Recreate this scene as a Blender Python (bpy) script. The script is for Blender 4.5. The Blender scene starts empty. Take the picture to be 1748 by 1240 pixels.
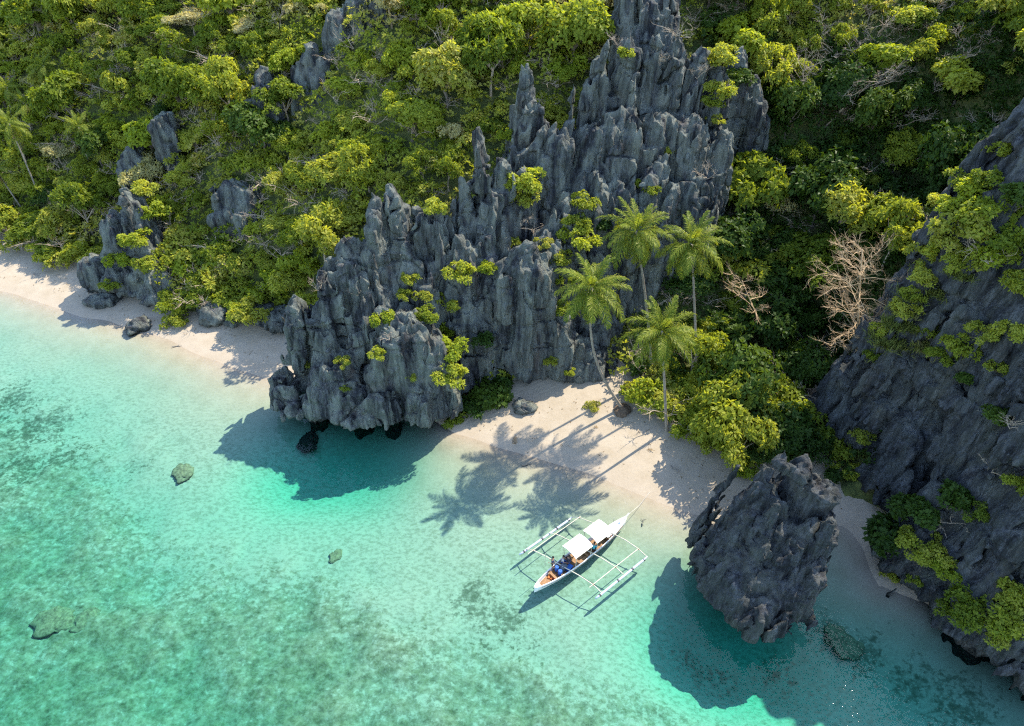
import bpy, math, random
import numpy as np
from mathutils import Vector, Matrix
import openvdb as vdb

random.seed(7)
SC = bpy.context.scene
COL = SC.collection

# ------------------------------------------------------------------ camera, world, sun, exposure
CAM_H, PITCH, FPX, CX, CY = 52.0, math.radians(38.0), 1165.0, 874.0, 620.0
cd = bpy.data.cameras.new('camera'); cam = bpy.data.objects.new('camera', cd); COL.objects.link(cam)
cam.location = (0, 0, CAM_H); cam.rotation_euler = (math.pi/2-PITCH, 0, 0)
cd.sensor_width = 36.0; cd.lens = FPX/1748.0*36.0; cd.clip_end = 1500.0; cd.clip_start = 0.5
SC.camera = cam
SUN_EL, SUN_AZ = math.radians(50.5), math.radians(50.0)      # azimuth from +y towards +x
w = bpy.data.worlds.new("World"); SC.world = w; w.use_nodes = True
wn = w.node_tree.nodes; bg = wn['Background']
sky = wn.new('ShaderNodeTexSky'); sky.sky_type = 'NISHITA'; sky.sun_disc = False
sky.sun_elevation = SUN_EL; sky.sun_rotation = SUN_AZ; sky.air_density = 1.0; sky.dust_density = 0.4; sky.ozone_density = 1.0
w.node_tree.links.new(sky.outputs[0], bg.inputs[0]); bg.inputs[1].default_value = 0.15
sl = bpy.data.lights.new('sun', 'SUN'); sl.energy = 2.6; sl.angle = math.radians(0.5); sl.color = (1.0, .92, .765)
so = bpy.data.objects.new('sun', sl); COL.objects.link(so)
SUNV = Vector((math.sin(SUN_AZ)*math.cos(SUN_EL), math.cos(SUN_AZ)*math.cos(SUN_EL), math.sin(SUN_EL)))
so.rotation_euler = SUNV.to_track_quat('Z', 'Y').to_euler(); so.location = (60, 60, 90)
vs = SC.view_settings; vs.view_transform = 'Standard'; vs.look = 'None'; vs.exposure = 2.33; vs.gamma = 1.0
try: vs.use_curve_mapping = False
except Exception: pass
SC.render.engine = 'CYCLES'
cy = SC.cycles
cy.max_bounces = 8; cy.diffuse_bounces = 3; cy.glossy_bounces = 2; cy.transmission_bounces = 4
cy.transparent_max_bounces = 12; cy.volume_bounces = 0; cy.caustics_reflective = False; cy.caustics_refractive = False
cy.use_denoising = False; cy.filter_width = 1.2; cy.sample_clamp_indirect = 4.0

# ------------------------------------------------------------------ survey helpers: photograph directions -> places in the world
TC, TS = math.cos(PITCH), math.sin(PITCH)
def ray(px, py):
    u = (px-CX)/FPX; v = (CY-py)/FPX
    return (u, TC+v*TS, -TS+v*TC)
def at(px, py, z=0.0):                       # point of the level z seen in that direction
    r = ray(px, py); k = (z-CAM_H)/r[2]; return (r[0]*k, r[1]*k, z)
def aty(px, py, y):                          # point at ground distance y
    r = ray(px, py); k = y/r[1]; return (r[0]*k, y, CAM_H+r[2]*k)
def depth(p): return p[1]*TC-(p[2]-CAM_H)*TS
def proj(x, y, z):
    d = y*TC-(z-CAM_H)*TS; v = y*TS+(z-CAM_H)*TC
    return CX+FPX*x/d, CY-FPX*v/d

# ------------------------------------------------------------------ object helpers
class MB:
    def __init__(s): s.v = []; s.f = []; s.m = []; s.n = 0
    def add(s, v, f, m=0):
        v = np.asarray(v, float).reshape(-1, 3); b = s.n
        s.v.append(v); s.n += len(v)
        for q in f: s.f.append([int(i)+b for i in q]); s.m.append(m)
    def box(s, c, size, rot=None, m=0, taper=1.0):
        hx, hy, hz = size[0]/2, size[1]/2, size[2]/2
        v = np.array([[-hx,-hy,-hz],[hx,-hy,-hz],[hx,hy,-hz],[-hx,hy,-hz],
                      [-hx*taper,-hy*taper,hz],[hx*taper,-hy*taper,hz],[hx*taper,hy*taper,hz],[-hx*taper,hy*taper,hz]])
        if rot is not None: v = v @ np.array(rot.to_3x3()).T
        s.add(v+np.array(c), [(0,3,2,1),(4,5,6,7),(0,1,5,4),(1,2,6,5),(2,3,7,6),(3,0,4,7)], m)
    def tube(s, pts, rad, n=6, m=0, cap=True):
        pts = np.asarray(pts, float); k = len(pts)
        if np.isscalar(rad): rad = [rad]*k
        up = np.array([.12, .07, 1.0]); vs_ = []
        for i in range(k):
            t = pts[min(i+1, k-1)]-pts[max(i-1, 0)]; t /= (np.linalg.norm(t)+1e-9)
            a = np.cross(up, t)
            if np.linalg.norm(a) < .1: a = np.cross(np.array([1., 0, 0]), t)
            a /= np.linalg.norm(a); b = np.cross(t, a)
            for j in range(n):
                g = 2*math.pi*j/n
                vs_.append(pts[i]+rad[i]*(a*math.cos(g)+b*math.sin(g)))
        f = []
        for i in range(k-1):
            for j in range(n):
                f.append((i*n+j, i*n+(j+1) % n, (i+1)*n+(j+1) % n, (i+1)*n+j))
        if cap: f.append(tuple(range(n-1, -1, -1))); f.append(tuple((k-1)*n+j for j in range(n)))
        s.add(vs_, f, m)
    def mesh(s, name, mats, smooth=False):
        me = bpy.data.meshes.new(name)
        v = np.concatenate(s.v) if s.v else np.zeros((0, 3))
        me.from_pydata(v.tolist(), [], s.f)
        for x in (mats if isinstance(mats, (list, tuple)) else [mats]): me.materials.append(x)
        if len(me.materials) > 1: me.polygons.foreach_set('material_index', s.m)
        if smooth: me.polygons.foreach_set('use_smooth', [True]*len(me.polygons))
        me.update(); return me
    def build(s, name, mats, parent=None, loc=None, smooth=False):
        return obj(name, s.mesh(name, mats, smooth), parent, loc)
def fast_mesh(name, V, F, mats, smooth=False):           # numpy arrays, equal sized faces
    V = np.asarray(V, np.float32); F = np.asarray(F, np.int32)
    me = bpy.data.meshes.new(name); k = F.shape[1]
    me.vertices.add(len(V)); me.vertices.foreach_set('co', V.ravel())
    me.loops.add(F.size); me.loops.foreach_set('vertex_index', F.ravel())
    me.polygons.add(len(F)); me.polygons.foreach_set('loop_start', np.arange(0, F.size, k, dtype=np.int32))
    me.polygons.foreach_set('loop_total', np.full(len(F), k, np.int32))
    if smooth: me.polygons.foreach_set('use_smooth', np.ones(len(F), bool))
    for x in (mats if isinstance(mats, (list, tuple)) else [mats]): me.materials.append(x)
    me.update(calc_edges=True); me.validate(); return me
def obj(name, me, parent=None, loc=None):
    o = bpy.data.objects.new(name, me); COL.objects.link(o)
    if parent is not None: o.parent = parent
    if loc is not None: o.location = loc
    return o
def tag(o, label=None, cat=None, group=None, kind=None):
    if label: o['label'] = label
    if cat: o['category'] = cat
    if group: o['group'] = group
    if kind: o['kind'] = kind
    return o
def empty(name, loc, label, cat, group=None, rz=0.0, sc=1.0):
    o = bpy.data.objects.new(name, None); COL.objects.link(o); o.empty_display_size = .3
    o.location = loc; o.rotation_euler = (0, 0, rz); o.scale = (sc, sc, sc) if np.isscalar(sc) else sc
    return tag(o, label, cat, group)

# ------------------------------------------------------------------ noise
def _lat(x, s, rng_off):
    t = x/s+rng_off; i0 = np.floor(t).astype(int); f = t-i0; f = f*f*(3-2*f); return i0, f
def gridnoise(xs, ys, zs, sx, sy, sz, seed, hard=False, lin=False):   # separable value noise on a regular grid, 0..1
    r = np.random.default_rng(seed); W = []; n = []
    for c, s in ((xs, sx), (ys, sy), (zs, sz)):
        t = (c-c[0])/s+r.random(); i0 = np.floor(t).astype(int); f = t-i0
        f = (f > .5).astype(float) if hard else (f if lin else f*f*(3-2*f))
        m = i0.max()+2; M = np.zeros((len(c), m), np.float32)
        M[np.arange(len(c)), i0] = 1-f; M[np.arange(len(c)), i0+1] += f; W.append(M); n.append(m)
    L = r.random(n).astype(np.float32)
    A = np.tensordot(W[0], L, (1, 0)); A = np.tensordot(A, W[1], (1, 1)); A = np.tensordot(A, W[2], (1, 1))
    return A                                               # (nx, ny, nz)
def _h(i, j, k, seed):
    n = (i*374761393+j*668265263+k*1274126177+seed*974634) & 0x7fffffff
    n = ((n ^ (n >> 13))*1274126177) & 0x7fffffff
    n = (n ^ (n >> 16)) & 0xffff
    return n.astype(np.float32)/65535.0
def vnoise(P, s, seed=0):                                  # value noise at points, 0..1
    Q = np.asarray(P, np.float64)/np.asarray(s, float)
    I = np.floor(Q).astype(np.int64); f = Q-I; f = f*f*(3-2*f); out = 0
    for a in (0, 1):
        for b in (0, 1):
            for c in (0, 1):
                wt = (f[:, 0] if a else 1-f[:, 0])*(f[:, 1] if b else 1-f[:, 1])*(f[:, 2] if c else 1-f[:, 2])
                out = out+wt*_h(I[:, 0]+a, I[:, 1]+b, I[:, 2]+c, seed)
    return out

# ------------------------------------------------------------------ materials
def mat(name):
    m = bpy.data.materials.new(name); m.use_nodes = True
    nt = m.node_tree; b = nt.nodes['Principled BSDF']; b.inputs['Roughness'].default_value = .8
    b.inputs['Specular IOR Level'].default_value = .25
    return m, nt, b
def N(nt, t, **kw):
    n = nt.nodes.new('ShaderNode'+t)
    for k, v in kw.items():
        if k in n.inputs: n.inputs[k].default_value = v
        else: setattr(n, k, v)
    return n
def ramp(nt, fac, stops):
    r = nt.nodes.new('ShaderNodeValToRGB'); e = r.color_ramp.elements
    while len(e) < len(stops): e.new(.5)
    for x, (p, c) in zip(e, stops): x.position = p; x.color = (*c, 1) if len(c) == 3 else c
    nt.links.new(fac, r.inputs[0]); return r.outputs[0]
def mixc(nt, fac, a, b, mode='MIX'):
    n = nt.nodes.new('ShaderNodeMix'); n.data_type = 'RGBA'; n.blend_type = mode
    for i, v in ((0, fac), (6, a), (7, b)):
        if hasattr(v, 'links'): nt.links.new(v, n.inputs[i])
        else: n.inputs[i].default_value = v if i == 0 else (*v, 1)
    return n.outputs[2]
def math_(nt, op, a, b=0.0, c=None):
    n = nt.nodes.new('ShaderNodeMath'); n.operation = op
    for i, v in enumerate((a, b, c)):
        if v is None: continue
        if hasattr(v, 'links'): nt.links.new(v, n.inputs[i])
        else: n.inputs[i].default_value = v
    return n.outputs[0]
def noise(nt, vec, scale, detail=4, rough=.55, out='Fac'):
    n = N(nt, 'TexNoise', Scale=scale, Detail=detail, Roughness=rough)
    if vec is not None: nt.links.new(vec, n.inputs['Vector'])
    return n.outputs[out]
def mapping(nt, vec, scale=(1, 1, 1), rot=(0, 0, 0)):
    n = nt.nodes.new('ShaderNodeMapping'); nt.links.new(vec, n.inputs[0])
    n.inputs['Scale'].default_value = scale; n.inputs['Rotation'].default_value = rot; return n.outputs[0]
def simple(name, col, rough=.6, var=.25, sc=6.0, metal=0.0):
    m, nt, b = mat(name); tc = N(nt, 'TexCoord')
    f = noise(nt, tc.outputs['Object'], sc, 4)
    c = ramp(nt, f, [(.3, tuple(x*(1-var) for x in col)), (.7, tuple(min(1, x*(1+var*.4)) for x in col))])
    nt.links.new(c, b.inputs['Base Color']); b.inputs['Roughness'].default_value = rough; b.inputs['Metallic'].default_value = metal
    return m

def rock_mat(name, dark, light, warm, basez=5.0, tilt=(0, 0, 0), paleamt=1.0):
    m, nt, b = mat(name); geo = N(nt, 'NewGeometry'); P = geo.outputs['Position']
    st = mapping(nt, P, (1.0, 1.0, .13), tilt)
    n1 = noise(nt, st, 1.1, 9, .68); n2 = noise(nt, P, .35, 5); n3 = noise(nt, st, 4.2, 7, .7); n4 = noise(nt, P, 3.0, 6, .7)
    c = ramp(nt, n1, [(.33, tuple(x*.40 for x in dark)), (.48, dark), (.60, tuple((x+y)/2 for x, y in zip(dark, light))), (.74, light)])
    c = mixc(nt, ramp(nt, n3, [(.53, (0, 0, 0)), (.70, (.75, .75, .75))]), c, light)
    c = mixc(nt, ramp(nt, n4, [(.36, (.8, .8, .8)), (.46, (0, 0, 0))]), c, tuple(x*.42 for x in dark))
    n5 = noise(nt, mapping(nt, P, (1, 1, .25), tilt), .55, 7, .65)
    c = mixc(nt, ramp(nt, n5, [(.54, (0, 0, 0)), (.68, (.75, .75, .75))]), c, warm)
    c = mixc(nt, ramp(nt, noise(nt, mapping(nt, P, (1, 1, .07), tilt), 3.0, 6, .7), [(.40, (.75, .75, .75)), (.47, (0, 0, 0))]), c, tuple(x*.3 for x in dark))
    # bare, paler limestone where waves and rain wash the foot of the rock
    sep = N(nt, 'SeparateXYZ'); nt.links.new(P, sep.inputs[0])
    hz = math_(nt, 'ADD', math_(nt, 'MULTIPLY', sep.outputs[2], 1.0/basez), math_(nt, 'MULTIPLY', noise(nt, st, .45, 5), 1.6))
    pf = ramp(nt, hz, [(1.15, (1, 1, 1)), (1.75, (0, 0, 0))])
    pn = ramp(nt, noise(nt, st, .8, 6, .6), [(.38, (0, 0, 0)), (.62, (1, 1, 1))])
    pm = mixc(nt, 1.0, pf, pn, 'MULTIPLY'); pm = mixc(nt, 1.0, pm, (paleamt,)*3, 'MULTIPLY')
    c = mixc(nt, pm, c, mixc(nt, n3, (.09, .11, .095), (.235, .24, .20)))
    # splash band, dark algae
    wet = ramp(nt, math_(nt, 'ADD', sep.outputs[2], noise(nt, P, 1.2, 3)), [(.55, (1, 1, 1)), (.95, (0, 0, 0))])
    c = mixc(nt, wet, c, (.02, .022, .018))
    nt.links.new(c, b.inputs['Base Color']); b.inputs['Roughness'].default_value = .88
    bs = mapping(nt, P, (1, 1, .22), tilt)
    rg = nt.nodes.new('ShaderNodeTexNoise'); rg.noise_type = 'RIDGED_MULTIFRACTAL'; rg.inputs['Scale'].default_value = 1.5; rg.inputs['Detail'].default_value = 8; rg.inputs['Roughness'].default_value = .6
    nt.links.new(bs, rg.inputs['Vector'])
    vo = N(nt, 'TexVoronoi', feature='DISTANCE_TO_EDGE', Scale=.8); nt.links.new(mixc(nt, .12, bs, noise(nt, P, 1.5, 4, .6, 'Color')), vo.inputs['Vector'])
    ck = ramp(nt, vo.outputs['Distance'], [(.0, (0, 0, 0)), (.07, (1, 1, 1))])
    bn = math_(nt, 'ADD', math_(nt, 'MULTIPLY', rg.outputs[0], .45), math_(nt, 'MULTIPLY', noise(nt, bs, 9.0, 6, .72), .7))
    bn = math_(nt, 'ADD', bn, math_(nt, 'MULTIPLY', ck, .35))
    bp = N(nt, 'Bump', Strength=1.0, Distance=.6); nt.links.new(bn, bp.inputs['Height']); nt.links.new(bp.outputs[0], b.inputs['Normal'])
    return m
ROCK = rock_mat('karst_limestone', (.018, .0205, .0255), (.122, .124, .130), (.09, .073, .058), 5.5)
ROCK_R = rock_mat('karst_dark', (.022, .0245, .0295), (.135, .142, .157), (.08, .07, .056), 2.0, (0, math.radians(28), 0), .35)
ROCK_S = rock_mat('karst_stack', (.017, .0195, .0235), (.098, .104, .117), (.062, .056, .05), 1.6, (math.radians(-10), math.radians(22), 0), .3)

def leaf_mat(name, stops, trans=.30, rough=.5, var=.35):
    m, nt, b = mat(name); oi = N(nt, 'ObjectInfo'); at_ = N(nt, 'Attribute', attribute_name='var')
    f = math_(nt, 'ADD', math_(nt, 'MULTIPLY', oi.outputs['Random'], 1-var), math_(nt, 'MULTIPLY', at_.outputs['Fac'], var))
    c = ramp(nt, f, stops); nt.links.new(c, b.inputs['Base Color']); b.inputs['Roughness'].default_value = rough
    b.inputs['Specular IOR Level'].default_value = .12
    t = N(nt, 'BsdfTranslucent'); tcol = mixc(nt, 1.0, c, (1.35, 1.25, .55), 'MULTIPLY'); nt.links.new(tcol, t.inputs[0])
    mx = N(nt, 'MixShader'); mx.inputs[0].default_value = trans
    nt.links.new(b.outputs[0], mx.inputs[1]); nt.links.new(t.outputs[0], mx.inputs[2])
    nt.links.new(mx.outputs[0], nt.nodes['Material Output'].inputs[0]); return m
LEAF = leaf_mat('broadleaf', [(0, (.07, .112, .013)), (.3, (.15, .195, .020)), (.6, (.24, .275, .03)), (.85, (.31, .315, .055)), (1, (.36, .325, .11))], .56)
LEAF_Y = leaf_mat('leaf_bright', [(0, (.175, .235, .018)), (.5, (.275, .315, .03)), (1, (.36, .36, .065))], .56)
LEAF_D = leaf_mat('leaf_dark_shade_tone', [(0, (.018, .040, .007)), (.5, (.038, .072, .010)), (1, (.07, .108, .014))], .4)  # dark leaves; on valley plants the dark tone stands in for shade
LEAF_P = leaf_mat('leaf_pale', [(0, (.30, .285, .10)), (.5, (.39, .35, .16)), (1, (.45, .38, .23))], .45)
LEAF_U = leaf_mat('undergrowth_leaf', [(0, (.07, .108, .010)), (.2, (.15, .195, .018)), (.45, (.245, .275, .03)), (.66, (.33, .325, .06)), (.82, (.42, .36, .15)), (1, (.42, .33, .21))], .55, .5, 1.0)
PALMLEAF = leaf_mat('palm_leaf', [(0, (.07, .115, .012)), (.5, (.15, .19, .022)), (1, (.28, .28, .05))], .5, .45, .75)
PALMDRY = leaf_mat('palm_dry_leaf', [(0, (.13, .08, .035)), (1, (.22, .15, .07))], .2, .6)
GRASS = leaf_mat('grass_blade', [(0, (.07, .095, .015)), (.6, (.13, .14, .03)), (1, (.18, .155, .06))], .25, .6, .7)
def bark_mat(name, a, bcol, sc=3.0):
    m, nt, b = mat(name); tc = N(nt, 'TexCoord')
    f = noise(nt, mapping(nt, tc.outputs['Object'], (1, 1, .4)), sc, 6, .65)
    nt.links.new(ramp(nt, f, [(.3, a), (.7, bcol)]), b.inputs['Base Color']); b.inputs['Roughness'].default_value = .9
    bp = N(nt, 'Bump', Strength=.5, Distance=.05); nt.links.new(f, bp.inputs['Height']); nt.links.new(bp.outputs[0], b.inputs['Normal']); return m
BARK = bark_mat('bark', (.06, .045, .03), (.15, .125, .095))
TWIG = bark_mat('dry_twig', (.19, .145, .10), (.36, .29, .21))
TWIG_O = bark_mat('rust_twig', (.29, .19, .105), (.42, .30, .175))
PALMBARK = bark_mat('palm_bark', (.12, .10, .075), (.26, .225, .175), 5.0)

# sand above and below the water, coral rubble further out
def seabed_mat():
    m, nt, b = mat('sand_and_reef'); geo = N(nt, 'NewGeometry'); P = geo.outputs['Position']
    at_ = N(nt, 'Attribute', attribute_name='reef'); wetA = N(nt, 'Attribute', attribute_name='wet'); weed = N(nt, 'Attribute', attribute_name='weed')
    s = ramp(nt, noise(nt, P, .6, 5), [(.3, (.238, .195, .14)), (.7, (.28, .235, .178))])
    s = mixc(nt, ramp(nt, noise(nt, P, 14.0, 3), [(.62, (0, 0, 0)), (.75, (.5, .5, .5))]), s, (.24, .19, .145))
    s = mixc(nt, math_(nt, 'MULTIPLY', wetA.outputs['Fac'], .38), s, (.24, .20, .155))
    s = mixc(nt, math_(nt, 'MULTIPLY', N(nt, 'Attribute', attribute_name='sunk').outputs['Fac'], .8), s, (.24, .228, .182))
    big = noise(nt, P, .12, 4, .6); mid = noise(nt, mapping(nt, P, (1, 1.25, 1), (0, 0, .5)), 1.05, 6, .66); fine = noise(nt, P, 2.6, 5, .65)
    rub = math_(nt, 'ADD', math_(nt, 'ADD', math_(nt, 'MULTIPLY', big, .45), math_(nt, 'MULTIPLY', mid, .85)), math_(nt, 'MULTIPLY', fine, .70))
    rub = math_(nt, 'ADD', rub, math_(nt, 'MULTIPLY', math_(nt, 'SUBTRACT', at_.outputs['Fac'], 1.16), .50))
    k = ramp(nt, rub, [(.73, (0, 0, 0)), (.80, (.55, .55, .55)), (1.0, (1, 1, 1))])
    rc = ramp(nt, noise(nt, P, 1.1, 5, .7), [(.3, (.05, .058, .035)), (.5, (.115, .115, .07)), (.7, (.21, .19, .13))])
    c = mixc(nt, k, s, rc)
    mt_ = ramp(nt, noise(nt, mapping(nt, P, (1, 1.5, 1), (0, 0, .6)), 2.1, 5, .7), [(.40, (.62, .64, .58)), (.52, (1, 1, 1)), (.66, (1.12, 1.12, 1.1))])
    c = mixc(nt, math_(nt, 'MULTIPLY', N(nt, 'Attribute', attribute_name='sunk').outputs['Fac'], .75), c, mixc(nt, 1.0, c, mt_, 'MULTIPLY'))
    wk = ramp(nt, math_(nt, 'ADD', math_(nt, 'MULTIPLY', weed.outputs['Fac'], .8), math_(nt, 'ADD', math_(nt, 'MULTIPLY', math_(nt, 'SUBTRACT', fine, .5), 1.8), math_(nt, 'MULTIPLY', math_(nt, 'SUBTRACT', mid, .5), 1.6))), [(.48, (0, 0, 0)), (.66, (.5, .5, .5)), (.95, (.8, .8, .8))])
    c = mixc(nt, wk, c, (.035, .045, .025))
    nt.links.new(c, b.inputs['Base Color']); b.inputs['Roughness'].default_value = .95; b.inputs['Specular IOR Level'].default_value = .1
    wv = N(nt, 'TexWave', Scale=.55, Distortion=6.0, Detail=3.0); wv.inputs['Detail Scale'].default_value = 1.2
    nt.links.new(mapping(nt, P, (1, 1, 1), (0, 0, math.radians(62))), wv.inputs[0])
    h = math_(nt, 'ADD', math_(nt, 'MULTIPLY', fine, .5), math_(nt, 'MULTIPLY', wv.outputs['Fac'], .12))
    bp = N(nt, 'Bump', Strength=.35, Distance=.25); nt.links.new(h, bp.inputs['Height']); nt.links.new(bp.outputs[0], b.inputs['Normal'])
    return m
SEABED = seabed_mat()
def soil_mat():
    m, nt, b = mat('forest_soil'); geo = N(nt, 'NewGeometry'); P = geo.outputs['Position']
    c = ramp(nt, noise(nt, P, .5, 6, .6), [(.3, (.03, .042, .012)), (.55, (.07, .08, .022)), (.75, (.14, .12, .055))])
    nt.links.new(c, b.inputs['Base Color']); b.inputs['Roughness'].default_value = 1.0
    bp = N(nt, 'Bump', Strength=1.0, Distance=.5); nt.links.new(noise(nt, P, 1.5, 6), bp.inputs['Height']); nt.links.new(bp.outputs[0], b.inputs['Normal']); return m
SOIL = soil_mat()
def water_mat():
    m = bpy.data.materials.new('sea_water'); m.use_nodes = True; nt = m.node_tree; nt.nodes.clear()
    out = N(nt, 'OutputMaterial'); tr = N(nt, 'BsdfTransparent'); gl = N(nt, 'BsdfGlossy'); gl.inputs['Roughness'].default_value = .035
    geo = N(nt, 'NewGeometry'); P = geo.outputs['Position']
    h = math_(nt, 'ADD', noise(nt, mapping(nt, P, (1, 1.8, 1), (0, 0, .55)), .9, 4, .55), math_(nt, 'MULTIPLY', noise(nt, mapping(nt, P, (1, 1.6, 1), (0, 0, -.3)), 3.4, 3), .35))
    bp = N(nt, 'Bump', Strength=.5, Distance=.05); nt.links.new(h, bp.inputs['Height'])
    fr = N(nt, 'Fresnel', IOR=1.2); nt.links.new(bp.outputs[0], fr.inputs['Normal']); nt.links.new(bp.outputs[0], gl.inputs['Normal'])
    mx = N(nt, 'MixShader'); nt.links.new(fr.outputs[0], mx.inputs[0]); nt.links.new(tr.outputs[0], mx.inputs[1]); nt.links.new(gl.outputs[0], mx.inputs[2])
    nt.links.new(mx.outputs[0], out.inputs['Surface'])
    va = N(nt, 'VolumeAbsorption', Density=.255); va.inputs['Color'].default_value = (.0, .935, .85, 1); nt.links.new(va.outputs[0], out.inputs['Volume'])
    return m
WATER = water_mat()

# ------------------------------------------------------------------ ground: beach and sea floor, hillside, water
def seg_dist(X, Y, poly):
    """distance to an open polyline, positive on its left-hand (landward) side"""
    best = np.full(X.shape, 1e9); sgn = np.ones(X.shape)
    for (ax, ay), (bx, by) in zip(poly[:-1], poly[1:]):
        dx, dy = bx-ax, by-ay; L = dx*dx+dy*dy
        t = np.clip(((X-ax)*dx+(Y-ay)*dy)/L, 0, 1); qx, qy = ax+t*dx, ay+t*dy
        d = np.hypot(X-qx, Y-qy); cr = dx*(Y-ay)-dy*(X-ax)
        up = d < best-1e-6; best = np.where(up, d, best); sgn = np.where(up, np.where(cr >= 0, 1, -1), sgn)
    return best*sgn
SHORE = [(-260, 190), (-140, 128)]+[at(*p)[:2] for p in [(-150, 478), (0, 497), (90, 521), (190, 553), (290, 584), (400, 624), (475, 650), (560, 640), (640, 650), (720, 700), (775, 745),
         (830, 762), (920, 784), (1010, 810), (1100, 845), (1180, 876), (1235, 900), (1300, 890), (1370, 880), (1440, 905), (1470, 940), (1500, 1000), (1640, 1060), (1900, 1120)]]+[(120, 20), (260, -30)]
EDGE = [(-260, 215), (-140, 142)]+[at(*p, 1.4)[:2] for p in [(-150, 395), (0, 425), (110, 470), (160, 490), (290, 545), (400, 553), (480, 560), (560, 620), (700, 670), (800, 690),
        (900, 690), (1000, 680), (1070, 690), (1110, 735), (1180, 765), (1240, 800), (1290, 835), (1400, 838), (1480, 838), (1600, 900), (1700, 940), (1900, 1040)]]+[(120, 28), (260, -20)]
def seabed_z(X, Y):
    d = seg_dist(X, Y, SHORE)
    s = -d
    z = np.where(d > 0, np.minimum(d*.13, 1.7), 0)
    dep = np.interp(s, [0, 3, 7, 12, 18, 28, 42, 200], [0, .42, .85, 1.15, 1.5, 1.95, 2.45, 5.0])
    for px_, py_, r_, h_ in ((610, 775, 6.5, 2.3), (490, 790, 5, 1.5), (1205, 1080, 5.5, 2.7), (1330, 1120, 5, 1.7), (1480, 1150, 6, 1.2), (1650, 1240, 8, 1.0)):
        q_ = at(px_, py_); dep = dep+h_*np.exp(-((X-q_[0])**2+(Y-q_[1])**2)/r_**2)*np.clip(s/2.5, 0, 1)
    z = np.where(d <= 0, -dep, z)
    P = np.stack([X.ravel(), Y.ravel(), np.zeros(X.size)], 1)
    z = z+((vnoise(P, 4.5, 3)-.5)*.16+(vnoise(P, 11, 4)-.5)*.35*np.clip(s.ravel()/14, .15, 1.5)).reshape(X.shape)
    return z, d
def grid_obj(name, xs, ys, zfun, m):
    X, Y = np.meshgrid(xs, ys, indexing='ij'); z = zfun(X, Y)
    V = np.stack([X.ravel(), Y.ravel(), z.ravel()], 1); nx, ny = len(xs), len(ys)
    I = np.arange(nx*ny).reshape(nx, ny)
    F = np.stack([I[:-1, :-1].ravel(), I[1:, :-1].ravel(), I[1:, 1:].ravel(), I[:-1, 1:].ravel()], 1)
    return V, F
xs = np.unique(np.concatenate([np.linspace(-600, -90, 25), np.linspace(-90, 60, 301), np.linspace(60, 600, 25)]))
ys = np.unique(np.concatenate([np.linspace(-400, 8, 20), np.linspace(8, 105, 195), np.linspace(105, 900, 25)]))
XX, YY = np.meshgrid(xs, ys, indexing='ij'); SZ, SD = seabed_z(XX, YY)
P0 = np.stack([XX.ravel(), YY.ravel(), np.zeros(XX.size)], 1)
reef = np.clip((-SD-9)/13, 0, 1)
# clear sand tongue round the boat and off the headland's far side
cl = np.maximum(np.exp(-(((XX-4)/15)**2+((YY-38)/9)**2)), np.exp(-(((XX+20)/16)**2+((YY-46)/7)**2)))
reef = np.clip(reef-cl*.95+(vnoise(P0, 13, 9).reshape(XX.shape)-.5)*.35, 0, 1)*np.clip((-SD-4)/6, 0, 1)
weed = np.zeros(XX.shape); WN = .5+1.6*vnoise(P0, 1.6, 55).reshape(XX.shape)
for px, py, r, a in [(815, 1025, 2.6, 1.0), (870, 1055, 2.4, .95), (830, 1075, 2.0, .7), (910, 1100, 2.0, .6), (1190, 1110, 1.8, .8), (1240, 1130, 1.8, .8), (1330, 1125, 1.8, .9), (1420, 1080, 1.8, .95),
                     (1370, 1040, 1.2, .7), (1480, 1115, 2.2, .9), (1560, 1165, 2.5, .8), (1650, 1215, 3, .9), (20, 690, 4, .9), (60, 730, 4, .95), (110, 780, 3, .8), (30, 800, 4, .8), (230, 800, 2, .6), (600, 690, 1.2, .5)]:
    c = at(px, py, -1.5); weed = np.maximum(weed, a*np.exp(-((((XX-c[0])/r/1.25)**2+((YY-c[1])/r/1.25)**2)*WN)))
SZ = SZ+reef*((vnoise(P0, 1.1, 21)-.5)*.35+(vnoise(P0, 2.7, 22)-.4)*.45).reshape(XX.shape)
V = np.stack([XX.ravel(), YY.ravel(), SZ.ravel()], 1); I = np.arange(XX.size).reshape(XX.shape)
F = np.stack([I[:-1, :-1].ravel(), I[1:, :-1].ravel(), I[1:, 1:].ravel(), I[:-1, 1:].ravel()], 1)
me = fast_mesh('beach_and_sea_floor', V, F, SEABED, True)
for nm, arr in (('sunk', np.clip((-SD-2)/9, 0, 1)), ('reef', reef), ('wet', np.clip(1-np.abs(SD-.4)/1.6, 0, 1)), ('weed', weed)):
    a = me.attributes.new(nm, 'FLOAT', 'POINT'); a.data.foreach_set('value', arr.ravel().astype(np.float32))
tag(obj('beach_and_sea_floor', me), 'pale sand beach sloping into clear shallows with scattered coral rubble', kind='structure')
def ground_z(x, y): return float(seabed_z(np.array([[x]]), np.array([[y]]))[0][0, 0])

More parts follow.
